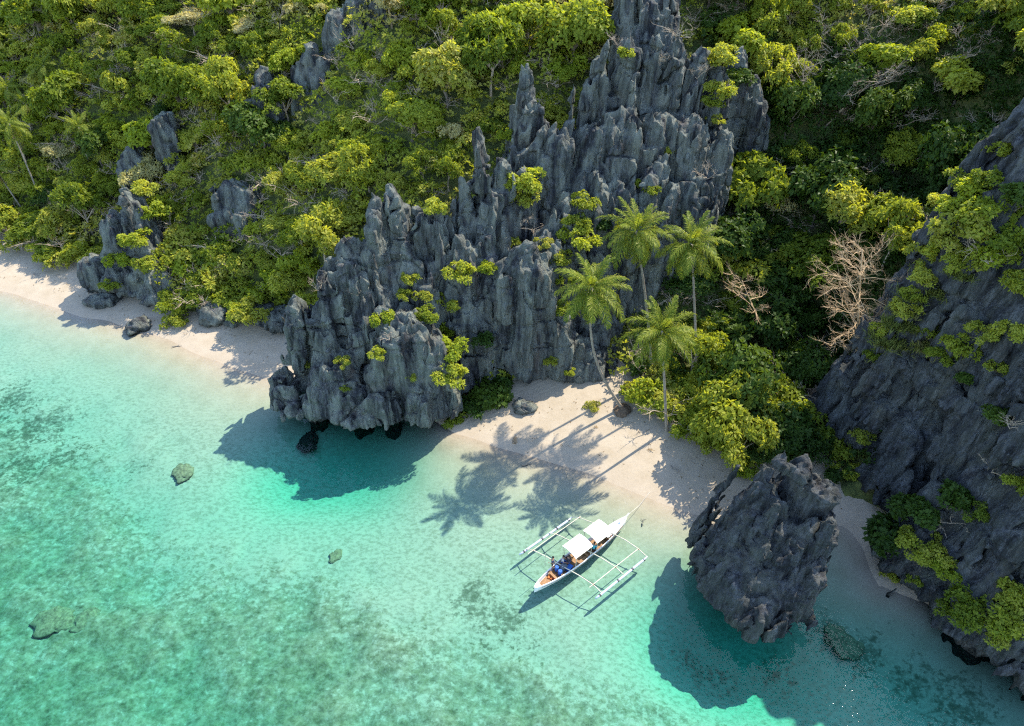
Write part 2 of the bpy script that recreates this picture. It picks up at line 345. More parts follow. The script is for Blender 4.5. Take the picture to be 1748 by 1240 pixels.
# hillside: smooth surface through surveyed points
CP = [aty(*p) for p in [(300, 300, 92), (300, 150, 103), (300, 0, 114), (100, 300, 101), (100, 150, 111), (100, 0, 122), (500, 300, 86), (500, 150, 95), (500, 0, 106), (400, 420, 81), (200, 400, 91),
      (500, 420, 78), (650, 250, 82), (700, 120, 88), (700, 0, 97), (800, 220, 81), (850, 100, 88), (900, 0, 95), (1000, 0, 96), (950, 120, 86), (780, 330, 76), (1300, 350, 79), (1300, 200, 86), (1300, 100, 91), (1300, 0, 97),
      (1430, 520, 67), (1400, 420, 73), (1550, 350, 77), (1550, 200, 84), (1550, 80, 89), (1600, 0, 94), (1700, 0, 92), (1150, 450, 72), (1100, 560, 66), (1250, 620, 62), (1000, 560, 68), (1000, 400, 75), (1400, 640, 61),
      (1150, 0, 98), (1150, 250, 84), (0, 330, 102), (-200, 300, 112), (-200, 0, 130), (620, 480, 70), (560, 560, 67)]]
CP += [at(*p, 1.4) for p in [(-150, 390), (0, 420), (110, 465), (290, 540), (480, 555), (560, 610), (700, 660), (900, 680), (1070, 690), (1180, 760), (1290, 835), (1400, 845)]]
CP += [(-170, 150, 30), (-200, 240, 70), (-120, 200, 60), (0, 180, 78), (80, 170, 85), (80, 115, 66), (62, 86, 44), (70, 62, 46), (60, 48, 38), (46, 60, 24), (42, 70, 18), (90, 80, 68), (120, 140, 90), (130, 60, 74), (90, 30, 50), (-60, 150, 44), (30, 130, 58), (-320, 260, 60), (260, 200, 110), (260, 60, 90), (0, 300, 110)]
CP = np.array(CP); A2 = CP[:, :2]/50.0
def tps(r2): return np.where(r2 > 1e-12, r2*np.log(np.maximum(r2, 1e-12)), 0)
K = tps(((A2[:, None]-A2[None])**2).sum(2))+np.eye(len(A2))*.004
Q1 = np.concatenate([np.ones((len(A2), 1)), A2], 1)
S = np.linalg.solve(np.block([[K, Q1], [Q1.T, np.zeros((3, 3))]]), np.concatenate([CP[:, 2], np.zeros(3)]))
def hill_z(X, Y):
    q = np.stack([X.ravel(), Y.ravel()], 1)/50.0; out = np.empty(len(q))
    for i in range(0, len(q), 20000):
        c = q[i:i+20000]; out[i:i+20000] = tps(((c[:, None]-A2[None])**2).sum(2)) @ S[:-3]+S[-3]+c @ S[-2:]
    z = np.minimum(out.reshape(X.shape)-2.3, 1.15+seg_dist(X, Y, EDGE)*1.6)
    P = np.stack([X.ravel(), Y.ravel(), np.zeros(X.size)], 1)
    return z+((vnoise(P, 6, 31)-.5)*1.6+(vnoise(P, 2.2, 32)-.5)*.8).reshape(X.shape)
hx = np.unique(np.concatenate([np.linspace(-320, -110, 30), np.linspace(-110, 80, 191), np.linspace(80, 260, 30)]))
hy = np.unique(np.concatenate([np.linspace(-20, 40, 20), np.linspace(40, 135, 96), np.linspace(135, 330, 30)]))
HX, HY = np.meshgrid(hx, hy, indexing='ij'); HZ = np.clip(hill_z(HX, HY), -8, 130)
V = np.stack([HX.ravel(), HY.ravel(), HZ.ravel()], 1); I = np.arange(HX.size).reshape(HX.shape)
F = np.stack([I[:-1, :-1].ravel(), I[1:, :-1].ravel(), I[1:, 1:].ravel(), I[:-1, 1:].ravel()], 1)
hill = obj('hillside', fast_mesh('hillside', V, F, SOIL, True)); tag(hill, 'steep forested hillside rising from the beach', kind='structure')
b = MB(); b.box((0, 250, -5), (1190, 1290, 10)); sea = b.build('sea_water', WATER); tag(sea, 'clear turquoise sea water over pale sand', kind='structure')

# ------------------------------------------------------------------ karst rocks: level sets of fluted, tapering pinnacles
def pin(px, py, y, wpx, ry, p=5.0, zb=-2.0, flare=.14, n=3.0):
    """pinnacle whose tip is seen at (px, py) and stands at ground distance y"""
    t = aty(px, py, y); return dict(c=(t[0], t[1]), z1=t[2], rx=max(.5, wpx/2/FPX*depth(t)), ry=ry, z0=zb, p=p, fl=flare, n=n)
def pw(x, y, rx, ry, z1, p=3.0, zb=-3.0, flare=.25, n=2.4): return dict(c=(x, y), z1=z1, rx=rx, ry=ry, z0=zb, p=p, fl=flare, n=n)
ROCKS = []
def rock(name, prims, vox, seed, material, label, cat, shear=(0, 0), zmin=-3.0, fl=(.75, 1.5), jag=1.7, notch=None, group=None, rot=.5, block=.4, wl=None):
    sx, sy = shear; wl = wl or shear
    for q in prims: q.setdefault('wl', wl)
    for q in prims: q['l'] = (q['c'][0]-sx*q['z1'], q['c'][1]-sy*q['z1'])
    lo, hi = [], []
    for i, k in ((0, 'rx'), (1, 'ry')):
        o_ = [(wl[i]-shear[i])*(q['z1']-zmin) for q in prims]
        lo.append(min(q['l'][i]-q[k]*(1+q['fl'])-max(0, e) for q, e in zip(prims, o_))-1.2); hi.append(max(q['l'][i]+q[k]*(1+q['fl'])-min(0, e) for q, e in zip(prims, o_))+1.2)
    lo = np.array(lo+[zmin]); hi = np.array(hi+[max(q['z1'] for q in prims)+jag*.6+1])
    ax = [np.arange(lo[i], hi[i]+vox, vox) for i in range(3)]
    nx, ny, nz = map(len, ax)
    X = ax[0][:, None, None]; Y = ax[1][None, :, None]; Z = ax[2][None, None, :]
    # serrated tops: the height field of every pinnacle is raised and lowered by narrow ridges
    t2 = np.zeros((nx, ny), np.float32)
    for k, (s, a) in enumerate(((2.4, .35), (1.2, .6), (.6, .85))):
        v = gridnoise(ax[0], ax[1], np.zeros(1), s, s*1.25, 1, seed+k, False, True)[:, :, 0]; t2 += a*((1-np.abs(2*v-1))-.55)
    f = np.full((nx, ny, nz), 3.0, np.float32)
    for q in prims:
        lx, ly = q.get('wl', wl)[0]-sx, q.get('wl', wl)[1]-sy; hgt = q['z1']-q['z0']
        ex = [max(0, -lx*hgt), max(0, lx*hgt), max(0, -ly*hgt), max(0, ly*hgt)]
        e = [q['rx']*(1+q['fl'])*1.05+1.0, q['ry']*(1+q['fl'])*1.05+1.0]
        m = [max(0, int((q['l'][i]-e[i]-(ex[1], ex[3])[i]-lo[i])/vox)) for i in (0, 1)]
        M = [min((nx, ny)[i], int((q['l'][i]+e[i]+(ex[0], ex[2])[i]-lo[i])/vox)+2) for i in (0, 1)]
        sl_ = np.s_[m[0]:M[0], m[1]:M[1]]
        u = np.abs((X[m[0]:M[0]]-q['l'][0]-lx*(Z-q['z1']))/q['rx']); v = np.abs((Y[:, m[1]:M[1]]-q['l'][1]-ly*(Z-q['z1']))/q['ry'])
        r = (u**q['n']+v**q['n'])**(1/q['n'])
        jg = jag*min(1, hgt/14)
        t = (Z-(t2[sl_]*jg)[:, :, None]-q['z0'])/hgt; tc = np.clip(t, 0, 1)
        R = (1-tc**q['p'])**.62*(1+q['fl']*(1-tc))-np.maximum(t-1, 0)*6
        f[sl_] = np.minimum(f[sl_], ((r-R)*min(q['rx'], q['ry'])).astype(np.float32))
    # flutes with sharp crests running down the faces, deep joints, slabs set off along them, lumps
    near = np.clip(1.2-np.abs(f)/3, 0, 1); A0, W0 = fl
    g = gridnoise(*ax, W0*1.6, W0*1.8, 15.0, seed+11, False, True); d = A0*.85*(np.abs(2*g-1)-.42)
    g = gridnoise(*ax, W0*.7, W0*.8, 10.0, seed+12, False, True); d += A0*.85*(np.abs(2*g-1)-.42)
    g = gridnoise(*ax, W0*.33, W0*.36, 6.0, seed+18, False, True); d += A0*.75*(np.abs(2*g-1)-.42)
    g = gridnoise(*ax, 3.6, 3.6, 14.0, seed+19); d += 1.5*A0*np.exp(-((g-.5)/.035)**2)
    g = gridnoise(*ax, 4.0, 4.0, 2.6, seed+20); d += .6*A0*np.exp(-((g-.5)/.025)**2)
    d += block*(gridnoise(*ax, 2.3, 2.0, 6.0, seed+13, True)-.5)*1.9
    d += block*(gridnoise(*ax, 1.05, 1.2, 2.8, seed+14, True)-.5)*1.1
    d += block*(gridnoise(*ax, .55, .6, 1.3, seed+21, True)-.5)*.6
    d += .9*(gridnoise(*ax, 5.0, 5.0, 7.5, seed+15)-.5)
    f += d*near
    if notch:                                      # the undercut that the sea has eaten into the foot
        za, amt = notch; f += amt*np.clip((za-Z)/1.3+.6*(gridnoise(*ax, 2.2, 2.2, 40, seed+17)-.5), 0, 1)
    f[:, :, 0] = np.maximum(f[:, :, 0], .3)
    G = vdb.FloatGrid(3.0); G.copyFromArray(np.ascontiguousarray(f)); pts, quads = G.convertToQuads(0.0)
    pts = np.asarray(pts, np.float64)*vox+lo; quads = np.asarray(quads).astype(np.int64)
    lab = np.arange(len(pts))
    while True:
        m_ = lab[quads].min(1); new = lab.copy()
        for c in range(4): np.minimum.at(new, quads[:, c], m_)
        new = new[new]
        if (new == lab).all(): break
        lab = new
    cnt = np.bincount(lab, minlength=len(pts)); keep = cnt[lab] > max(cnt.max()*(.5 if name == 'sea_stack' else .15), 400); quads = quads[keep[quads[:, 0]]]
    ren = np.cumsum(keep)-1; pts = pts[keep]; quads = ren[quads]
    # shear the vertical grain to the dip of the beds, then roughen
    pts[:, 0] += sx*pts[:, 2]; pts[:, 1] += sy*pts[:, 2]
    c_, s_ = math.cos(rot), math.sin(rot)
    Pn = np.stack([pts[:, 0]*c_-pts[:, 1]*s_, pts[:, 0]*s_+pts[:, 1]*c_, pts[:, 2]*.35], 1)
    dn = np.stack([.5-np.abs(2*vnoise(Pn, .75, seed+k)-1) for k in range(2)], 1)*.42+np.stack([vnoise(Pn, .3, seed+k+5)-.5 for k in range(2)], 1)*.22
    pts[:, :2] += dn
    base = np.array([pts[:, 0].mean(), pts[:, 1].mean(), 0.0])
    me = fast_mesh(name, pts-base, np.asarray(quads), material, False)
    o = obj(name, me, None, base.tolist()); tag(o, label, cat, group); ROCKS.append(o); return o

HEAD = [pin(478, 640, 58, 44, 2.0), pin(505, 522, 60.5, 46, 2.4), pin(548, 525, 61, 62, 3), pin(572, 600, 58.5, 90, 3), pin(592, 425, 63, 74, 3, 4), pin(562, 455, 62.5, 50, 2.5, 4), pin(628, 430, 63.5, 50, 3),
        pin(642, 366, 65, 52, 3, 4), pin(675, 328, 66, 50, 3, 4), pin(712, 328, 66, 44, 3, 4), pin(745, 378, 65.5, 50, 3), pin(700, 440, 64, 130, 3.2), pin(690, 545, 58, 105, 3.2, 5), pin(735, 580, 57.5, 62, 3, 4),
        pin(660, 622, 56.2, 90, 2.5, 4), pin(600, 650, 56.2, 110, 2.5, 4), pin(530, 670, 57, 100, 2.5, 4), pin(740, 650, 56.3, 66, 2.6, 4), pin(650, 500, 61.5, 170, 3.6, 4), pin(770, 480, 64, 50, 2.6)]
rock('karst_headland', HEAD, .14, 100, ROCK, 'grey limestone headland with jagged stepped pinnacles standing in the water between the two beaches', 'cliff', notch=(1.7, 2.2), fl=(.8, 1.5))
MID = [pin(815, 252, 69.5, 40, 2.4, 3), pin(790, 312, 68.5, 60, 3), pin(855, 288, 70.5, 56, 3), pin(892, 300, 71.5, 60, 3), pin(835, 335, 68.5, 84, 3.4), pin(785, 400, 66.5, 56, 3, 5), pin(892, 425, 64.5, 116, 3, 6),
       pin(848, 470, 64.5, 70, 3), pin(945, 520, 64.5, 90, 3, 4), pin(990, 575, 64.5, 90, 3, 4), pin(1030, 610, 64.5, 56, 2.5, 4), pin(800, 520, 63, 80, 3), pin(930, 400, 67.5, 84, 3.5), pin(970, 345, 70, 90, 4), pin(1005, 430, 69, 120, 4)]
rock('karst_cliff', MID, .17, 200, ROCK, 'middle limestone cliff with a smooth grey slab above the dark overhang behind the small beach', 'cliff', notch=(1.9, 1.8), fl=(.7, 1.6))
MAIN = [pin(895, 138, 79, 30, 2, 3), pin(908, 190, 77, 70, 3), pin(935, 215, 76.5, 60, 3), pin(1000, 150, 77.5, 52, 3), pin(1030, 100, 78.5, 54, 3, 3), pin(1075, 78, 79.5, 54, 3, 3), pin(1112, 92, 80, 60, 3, 3), pin(1152, 90, 81, 60, 3.4, 3),
        pin(1192, 100, 81, 60, 3, 3), pin(1230, 122, 81, 50, 3), pin(960, 240, 73.5, 80, 3), pin(1010, 228, 74.5, 90, 3), pin(1060, 198, 75.5, 90, 3.5), pin(1122, 200, 76, 100, 3.5), pin(1182, 208, 76.5, 92, 3.5), pin(1228, 225, 77.5, 60, 3),
        pin(1000, 300, 71.5, 92, 3), pin(1060, 310, 72, 92, 3), pin(1122, 290, 72.5, 92, 3), pin(1185, 300, 73.5, 84, 3)]
for q in MAIN: q['z0'] = 6.0
rock('karst_cliff', MAIN, .185, 300, ROCK, 'tall dark limestone cliff with fluted spires rising behind the coconut palms', 'cliff', shear=(.10, 0), zmin=5.0, fl=(.85, 1.5), jag=1.7)
UPP = [pin(1082, -40, 90, 56, 3, 4), pin(1130, -30, 90, 56, 3, 4), pin(1105, 30, 88, 90, 3, 4)]
for q in UPP: q['z0'] = 20.0
rock('karst_crag', UPP, .22, 340, ROCK, 'dark rock tower above the spires of the tall cliff at the top of the slope', 'rock', zmin=18.0, group=None)
UPR = [pin(1268, 95, 86, 60, 3, 4), pin(1295, 130, 85, 50, 2.6, 4)]
for q in UPR: q['z0'] = 14.0
rock('karst_crag', UPR, .22, 360, ROCK, 'shadowed rock wall just right of the tall fluted cliff, half covered by creepers', 'rock', zmin=12.0)
STACK = [pin(1332, 790, 38.0, 80, 2.8, 4, -2, .05), pin(1366, 792, 37.8, 76, 2.8, 4, -2, .0), pin(1396, 820, 37.2, 50, 3.0, 5, -2, .0), pin(1402, 876, 36.0, 44, 3.0, 5, -2, 0), pin(1292, 838, 37.6, 72, 3.0, 4, -2, .0), pin(1264, 886, 37.0, 74, 3.0, 5, -2, .0),
         pin(1345, 874, 36.0, 140, 3.8, 5, -2, .0), pin(1236, 934, 36.0, 70, 2.8, 5, -2, .0), pin(1308, 945, 34.2, 144, 3.2, 6, -2, 0), pin(1348, 980, 33.0, 104, 2.6, 7, -2, 0), pin(1266, 950, 35.0, 90, 2.8, 7, -2, 0), pin(1316, 1018, 31.3, 80, 2.1, 8, -2, 0), pin(1382, 932, 34.4, 60, 2.8, 6, -2, 0)]
rock('sea_stack', STACK, .115, 400, ROCK_S, 'leaning grey sea stack with an undercut foot standing alone in the shallows', 'rock', shear=(.34, .1), wl=(.14, 0), fl=(.72, .95), jag=.9, notch=(1.25, 2.8), rot=1.0)
RIGHT = [pw(43.6, 47.0, 3.4, 4.0, 11), pw(44.0, 48.5, 3.9, 4.2, 18.5), pw(44.6, 50.5, 4.6, 4.2, 26.5), pw(43.2, 52.5, 4.8, 4.2, 33.5), pw(46, 55, 5, 4.5, 38.5), pw(48.5, 48, 7, 6, 36), pw(41.6, 42, 3.9, 4.4, 12), pw(45.2, 42, 5.2, 5.0, 23.5),
         pw(37.6, 35.5, 3.8, 4.2, 7), pw(42, 35.5, 5.2, 5.5, 15.5), pw(47.4, 38, 7, 7, 28), pw(40.2, 30.2, 4.8, 3.2, 5.5), pw(45.7, 29.8, 6, 4.5, 11), pw(50.7, 31, 7, 7, 21), pw(46.5, 25.7, 6, 3.4, 5)]
for q in RIGHT: q['fl'] = .12; q['p'] = 4.0
rock('karst_cliff', RIGHT, .26, 500, ROCK_R, 'dark shaded cliff with tilted beds and hanging shrubs closing the bay beside the sea stack', 'cliff', shear=(.36, .1), wl=(.16, 0), fl=(1.25, 2.4), jag=2.6, notch=(1.6, 1.6), rot=.2, block=1.0)
UNSEEN_WALL = [pw(53, 58, 7, 5, 50), pw(60, 47, 9, 10, 51), pw(66, 60, 9, 9, 56)]  # out-of-view cliff top, its height set to shade the water beside the stack
for q in UNSEEN_WALL: q['fl'] = .12; q['p'] = 4.0
rock('karst_cliff', UNSEEN_WALL, .5, 540, ROCK_R, 'unseen back wall of the shaded cliff, raised to shade the bay water', 'cliff', fl=(.8, 2.4), jag=2.0)
LEFT = [pin(216, 314, 85, 36, 2.6, 4), pin(192, 368, 84, 50, 3, 4), pin(158, 440, 83, 46, 2.5, 5), pin(240, 385, 84.5, 50, 3), pin(262, 450, 81, 90, 3), pin(220, 455, 81.5, 90, 3), pin(310, 495, 78.5, 90, 2.6), pin(270, 505, 78, 80, 2.4),
        pin(360, 520, 76, 90, 2.0), pin(425, 525, 74.5, 90, 2.0), pin(475, 532, 73, 60, 2)]
rock('karst_headland', LEFT, .21, 600, ROCK, 'small vegetated limestone headland between the far beach and the next one', 'cliff', notch=(2.0, 1.8), fl=(.7, 1.5))
CR = [((578, 22, 99.5, 46), (612, -8, 100.5, 60), (655, -4, 99, 74), 'high dark crag at the top edge of the hillside'),
      ((530, 82, 97, 44), (545, 105, 96, 54), (512, 110, 96.5, 44), 'dark crag among bright trees just below the high crag'),
      ((447, 126, 96, 28), (455, 160, 95, 42), (438, 165, 95.3, 32), 'narrow upright crag left of the other hillside crags'),
      ((280, 196, 97, 20), (272, 206, 97, 20), (288, 210, 96.5, 18), 'small dark outcrop alone on the left slope'),
      ((395, 306, 86.5, 40), (376, 322, 86.5, 38), (410, 318, 86, 34), 'low dark outcrop in the bushes between headland and left slope'),
      ((215, 255, 96, 26), (228, 262, 95.5, 24), (222, 250, 96, 20), 'little dark outcrop above the small left headland')]
for i, (a, b_, c_, lb) in enumerate(CR):
    pr = [pin(*a, 2.2, 4), pin(*b_, 2.2, 4), pin(*c_, 2.0, 4)]; zt = max(q['z1'] for q in pr)
    for q in pr: q['z0'] = zt-(10, 9, 9, 4, 5, 3.5)[i]
    rock('karst_crag', pr, .28, 700+20*i, ROCK, lb, 'rock', zmin=zt-11, group='crags poking through the hillside forest', fl=(.6, 1.4))

# loose boulders on the sand and coral heads under water
def boulder(name, px, py, z, r, seed, material, label, cat, group=None, flat=.7, rz=0.0, sx=1.0):
    nu, nv = 34, 20
    U, Vv = np.meshgrid(np.linspace(0, 2*math.pi, nu, endpoint=False), np.linspace(0, math.pi, nv), indexing='ij')
    P = np.stack([np.sin(Vv)*np.cos(U)*sx, np.sin(Vv)*np.sin(U), np.cos(Vv)*flat], 2).reshape(-1, 3)
    s = 1+.6*(vnoise(P+5, .7, seed)-.5)+.45*(.5-np.abs(2*vnoise(P+9, .36, seed+1)-1))+.2*(vnoise(P+2, .16, seed+2)-.5); P = P*s[:, None]*r
    I = np.arange(nu*nv).reshape(nu, nv); J = np.roll(I, -1, 0)
    F = np.stack([I[:, :-1].ravel(), I[:, 1:].ravel(), J[:, 1:].ravel(), J[:, :-1].ravel()], 1)
    g = at(px, py, z); o = obj(name, fast_mesh(name, P, F, material), None, (g[0], g[1], ground_z(g[0], g[1])+r*flat*.35)); o.rotation_euler = (0, 0, rz)
    return tag(o, label, cat, group)
for i, (px, py, r, lb) in enumerate([(176, 518, 1.5, 'dark boulder at the left foot of the small headland'), (236, 556, 1.2, 'dark knob of rock on the sand in front of the small headland'), (368, 545, 1.9, 'large pale streaked boulder at the back of the second beach'),
        (405, 553, 1.1, 'smaller boulder touching the large pale one on the second beach'), (440, 552, .8, 'low boulder under bushes at the back of the second beach'), (462, 553, .7, 'last low boulder beside the big headland on the second beach'),
        (520, 728, 1.0, 'black wave-worn boulder in the water under the big headland'), (895, 702, 1.0, 'rough boulder on the sand under the cliff overhang')]):
    boulder('boulder', px, py, .4, r, 40+i, ROCK, lb, 'boulder', 'boulders at the foot of the cliffs', rz=i*1.3, sx=1.3)
CORAL = simple('coral_rock', (.15, .135, .08), .95, .6, 4.0)
for i, (px, py, r, lb) in enumerate([(100, 1065, 1.25, 'large brown coral head in the lower left shallows'), (150, 1062, .8, 'smaller coral head touching the large brown one'), (318, 820, .95, 'lone round coral head left of the headland shadow'),
        (1440, 1105, 1.15, 'long dark submerged rock between stack and shaded cliff'), (1425, 1085, .7, 'narrow submerged rock just behind the long dark one'), (575, 958, .5, 'dark coral head in clear water left of the boat'),
        ]):
    boulder('coral_head', px, py, -2.4, r, 80+i, CORAL, lb, 'coral', 'coral heads on the sea floor', .26, i*.9, 1.35)
#FOREST
bpy.context.view_layer.update()
def cast(o_, d_, things):
    best = None
    for r in things:
        iv = r.matrix_world.inverted()
        ok_, p, n, _ = r.ray_cast(iv @ Vector(o_), (iv.to_3x3() @ Vector(d_)).normalized())
        if ok_:
            p = r.matrix_world @ p; t = (p-Vector(o_)).length
            if best is None or t < best[0]: best = (t, p, r.matrix_world.to_3x3() @ n, r)
    return best
def seen(px, py, things): return cast((0, 0, CAM_H), ray(px, py), things)

def nrm(a): return a/(np.linalg.norm(a, axis=-1, keepdims=True)+1e-9)
def leaf_fan(C, Nn, k, ln, wd, rng, up=.35, rad=.06, spread=1.0):
    """k leaves round every point of C, fanned about the outward direction Nn; one quad a leaf"""
    n = len(C); C = np.repeat(C, k, 0); Nn = np.repeat(Nn, k, 0)
    t = rng.normal(size=C.shape); t = nrm(t-(t*Nn).sum(1, keepdims=True)*Nn)
    d = nrm(t*spread+Nn*(up+.35*rng.normal(size=(len(C), 1)))); s = nrm(np.cross(d, Nn+.25*rng.normal(size=C.shape)))
    L = ln*(.65+.7*rng.random((len(C), 1))); W = wd*(.7+.6*rng.random((len(C), 1)))
    o = C+d*rad; up_ = nrm(np.cross(s, d))
    a = o; b_ = o+d*L*.5+s*W*.5+up_*L*.06; c = o+d*L-up_*L*.10; e = o+d*L*.5-s*W*.5+up_*L*.06
    V = np.stack([a, b_, c, e], 1).reshape(-1, 3); F = np.arange(len(V)).reshape(-1, 4)
    var = np.repeat(np.clip(np.repeat(rng.random(n), k)*.7+rng.random(n*k)*.3, 0, 1), 4)
    return V, F, var
def leaf_mesh(name, V, F, var, m):
    me = fast_mesh(name, V, F, m); a = me.attributes.new('var', 'FLOAT', 'POINT'); a.data.foreach_set('value', var.astype(np.float32)); return me
def crown_pts(rng, R, H, nl, ncl, lr=.45, flat=0.0):
    ph = rng.uniform(0, 6.28, nl); rr = R*(1-lr*.55)*np.sqrt(rng.random(nl)); zz = H*(rng.random(nl)**.8)*(1-.55*(rr/R)**2)
    L = np.stack([rr*np.cos(ph), rr*np.sin(ph), zz], 1); lrad = R*lr*(.65+.6*rng.random(nl))
    w_ = lrad**2/(lrad**2).sum(); k = rng.choice(nl, ncl, p=w_)
    d = rng.normal(size=(ncl, 3)); d[:, 2] = np.abs(d[:, 2])*1.0-.45*rng.random(ncl); d = nrm(d)
    C = L[k]+d*lrad[k][:, None]*(.72+.34*rng.random((ncl, 1)))*np.array([1, 1, .8-flat]); return C, d, L
def crown(name, seed, R, H, nl, ncl, k, ln, wd, m, lr=.45, flat=0.0):
    rng = np.random.default_rng(seed); C, d, L = crown_pts(rng, R, H, nl, ncl, lr, flat)
    n2 = nrm(d+np.array([.0, 0, .55])); return leaf_mesh(name, *leaf_fan(C, n2, k, ln, wd, rng), m), L
def trunk(name, seed, L, drop, m, r0=.16, n=6):
    rng = np.random.default_rng(seed); b = MB(); top = np.array([rng.normal()*.2, rng.normal()*.2, -.1])
    base = np.array([0, 0, -drop]); mid = (top+base)/2+rng.normal(size=3)*.18; b.tube([base, mid, top], [r0, r0*.8, r0*.62], n)
    for q in L[:7]:
        mm = (top+q)/2+np.array([0, 0, -.15])+rng.normal(size=3)*.12; b.tube([mid*.35+top*.65, mm, q], [r0*.5, r0*.33, r0*.12], 4, cap=False)
    return b.mesh(name, m)
def twigs(seed, R, H, n1, n2, n3, r0=.05, tiers=False, z0=0.0, droop=.2):
    """bare branch work: limbs, branches and twigs as thin tapering tubes"""
    rng = np.random.default_rng(seed); b = MB()
    def limb(p, d, L, r, lvl):
        pts = [np.array(p)]; dd = np.array(d)
        for s_ in range(3):
            dd = nrm(dd+rng.normal(size=3)*.28+np.array([0, 0, .06])); pts.append(pts[-1]+dd*L/3)
        b.tube(pts, [r, r*.8, r*.6, r*.3], 3 if lvl else 4, cap=False)
        if lvl < 2:
            for _ in range((n2, n3)[lvl]):
                t = rng.uniform(.3, 1)*3; i = min(2, int(t)); q = pts[i]+(pts[i+1]-pts[i])*(t-i)
                limb(q, nrm(dd+rng.normal(size=3)*.75*np.array([1, 1, .22 if tiers else .8])), L*rng.uniform(.35, .6), r*.5, lvl+1)
    for i in range(n1):
        a = i*2.4+rng.uniform(-.4, .4)
        if tiers: limb((0, 0, z0+H*(i+.5)/n1), nrm(np.array([math.cos(a), math.sin(a), rng.uniform(-.05, .35)])), R*(.45+.5*math.sin(math.pi*min(1, .25+.75*(i+.5)/n1)))*rng.uniform(.8, 1.1), r0, 0)
        else: limb((0, 0, z0+H*rng.uniform(.25, 1.0)), nrm(np.array([math.cos(a)*.8, math.sin(a)*.8, rng.uniform(.5, 1.3)])), R*rng.uniform(.7, 1.15), r0, 0)
    return b
KINDS = {}
def kind(key, crown_name, lst, trunk_drop, r0, bark=BARK): KINDS[key] = [(c, trunk('trunk', 900+i, L, trunk_drop+(.6 if trunk_drop > 1 else -.1), bark, r0)) for i, (c, L) in enumerate(lst)], crown_name, trunk_drop
kind('broad', 'crown', [crown('crown', 10+i, 2.1, 1.8, 14, 700, 7, .31, .17, LEAF, .40) for i in range(4)], 1.7, .15)
kind('airy', 'crown', [crown('crown', 30+i, 2.2, 2.1, 18, 460, 8, .30, .13, LEAF, .30) for i in range(3)], 2.0, .11, TWIG)
kind('bright', 'crown', [crown('crown', 50+i, 1.9, 1.6, 12, 460, 8, .34, .20, LEAF_Y, .40) for i in range(3)], 1.6, .12)
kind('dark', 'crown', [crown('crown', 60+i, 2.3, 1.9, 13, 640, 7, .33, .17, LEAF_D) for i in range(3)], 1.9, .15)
kind('pale', 'crown', [crown('crown', 70+i, 2.6, 1.1, 14, 520, 8, .30, .12, LEAF_P, .34, .25) for i in range(2)], 2.2, .13, TWIG)
kind('shrub', 'foliage', [crown('foliage', 80+i, 1.3, 1.0, 15, 230, 7, .23, .13, LEAF_Y, .27) for i in range(3)], .5, .05)
kind('bush', 'foliage', [crown('foliage', 90+i, 1.3, .95, 15, 250, 7, .20, .11, LEAF, .27) for i in range(3)], .5, .05)
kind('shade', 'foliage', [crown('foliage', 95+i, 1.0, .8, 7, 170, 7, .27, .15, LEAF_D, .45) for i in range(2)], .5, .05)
BARE = [(twigs(110+i, 1.5, 1, 7, 4, 4, .035).mesh('branches', TWIG)) for i in range(3)]
def plant(key, name, loc, sc, label, cat, group, i=None, rz=None):
    lst, cn, drop = KINDS[key]; c, t = lst[random.randrange(len(lst)) if i is None else i % len(lst)]
    e = empty(name, loc, label, cat, group, random.uniform(0, 6.28) if rz is None else rz, sc)
    o = obj(cn, c, e, (0, 0, drop)); obj('trunk' if cn == 'crown' else 'stem', t, e, (0, 0, drop)); return e
def bare(name, loc, sc, label, cat, group):
    o = obj(name, random.choice(BARE), None, loc); o.rotation_euler = (0, 0, random.uniform(0, 6.28)); o.scale = (sc, sc, sc*random.uniform(.7, 1)); return tag(o, label, cat, group)

# --- forest on the hillside: individual trees and shrubs, spaced on the ground
def hz(x, y): return hill_z(np.array([[x]]), np.array([[y]]))[0, 0]
frng = np.random.default_rng(12)
def scatter(n, rmin, x0, x1, y0, y1):
    pts = []; cell = {}; 
    for _ in range(n):
        x, y = frng.uniform(x0, x1), frng.uniform(y0, y1); k = (int(x//rmin), int(y//rmin))
        if any((px-x)**2+(py-y)**2 < rmin*rmin for a in (-1, 0, 1) for b in (-1, 0, 1) for px, py in cell.get((k[0]+a, k[1]+b), [])): continue
        cell.setdefault(k, []).append((x, y)); pts.append((x, y))
    return np.array(pts)
def usable(pts, up, margin=70):
    out = []
    Z = np.maximum(hill_z(pts[:, 0][None], pts[:, 1][None])[0], seabed_z(pts[:, 0][None], pts[:, 1][None])[0][0]-.1); E = seg_dist(pts[:, 0], pts[:, 1], EDGE)
    for (x, y), z, e in zip(pts, Z, E):
        if e < .8 or z < .5 or z > 120: continue
        px, py = proj(x, y, z+up)
        if not (-margin < px < 1748+margin and -margin-30 < py < 1240): continue
        if (565 < px < 690 and 0 < py < 75 and y < 101) or (498 < px < 556 and 95 < py < 205 and y < 99) or (428 < px < 466 and 135 < py < 215 and y < 97): continue
        if (1405 < px < 1500 and 530 < py < 760) or (930 < px < 1080 and 540 < py < 730) or (760 < px < 1060 and 590 < py < 730) or (1250 < px < 1340 and 500 < py < 640 and y < 66): continue
        h = cast((x, y, 130), (0, 0, -1), ROCKS)
        if h and h[1].z > z+.6: continue
        d = Vector((x, y, z+up))-Vector((0, 0, CAM_H)); h = cast((0, 0, CAM_H), d.normalized(), ROCKS)
        if h and h[0] < d.length-1.0: continue
        out.append((x, y, z, px, py))
    return out
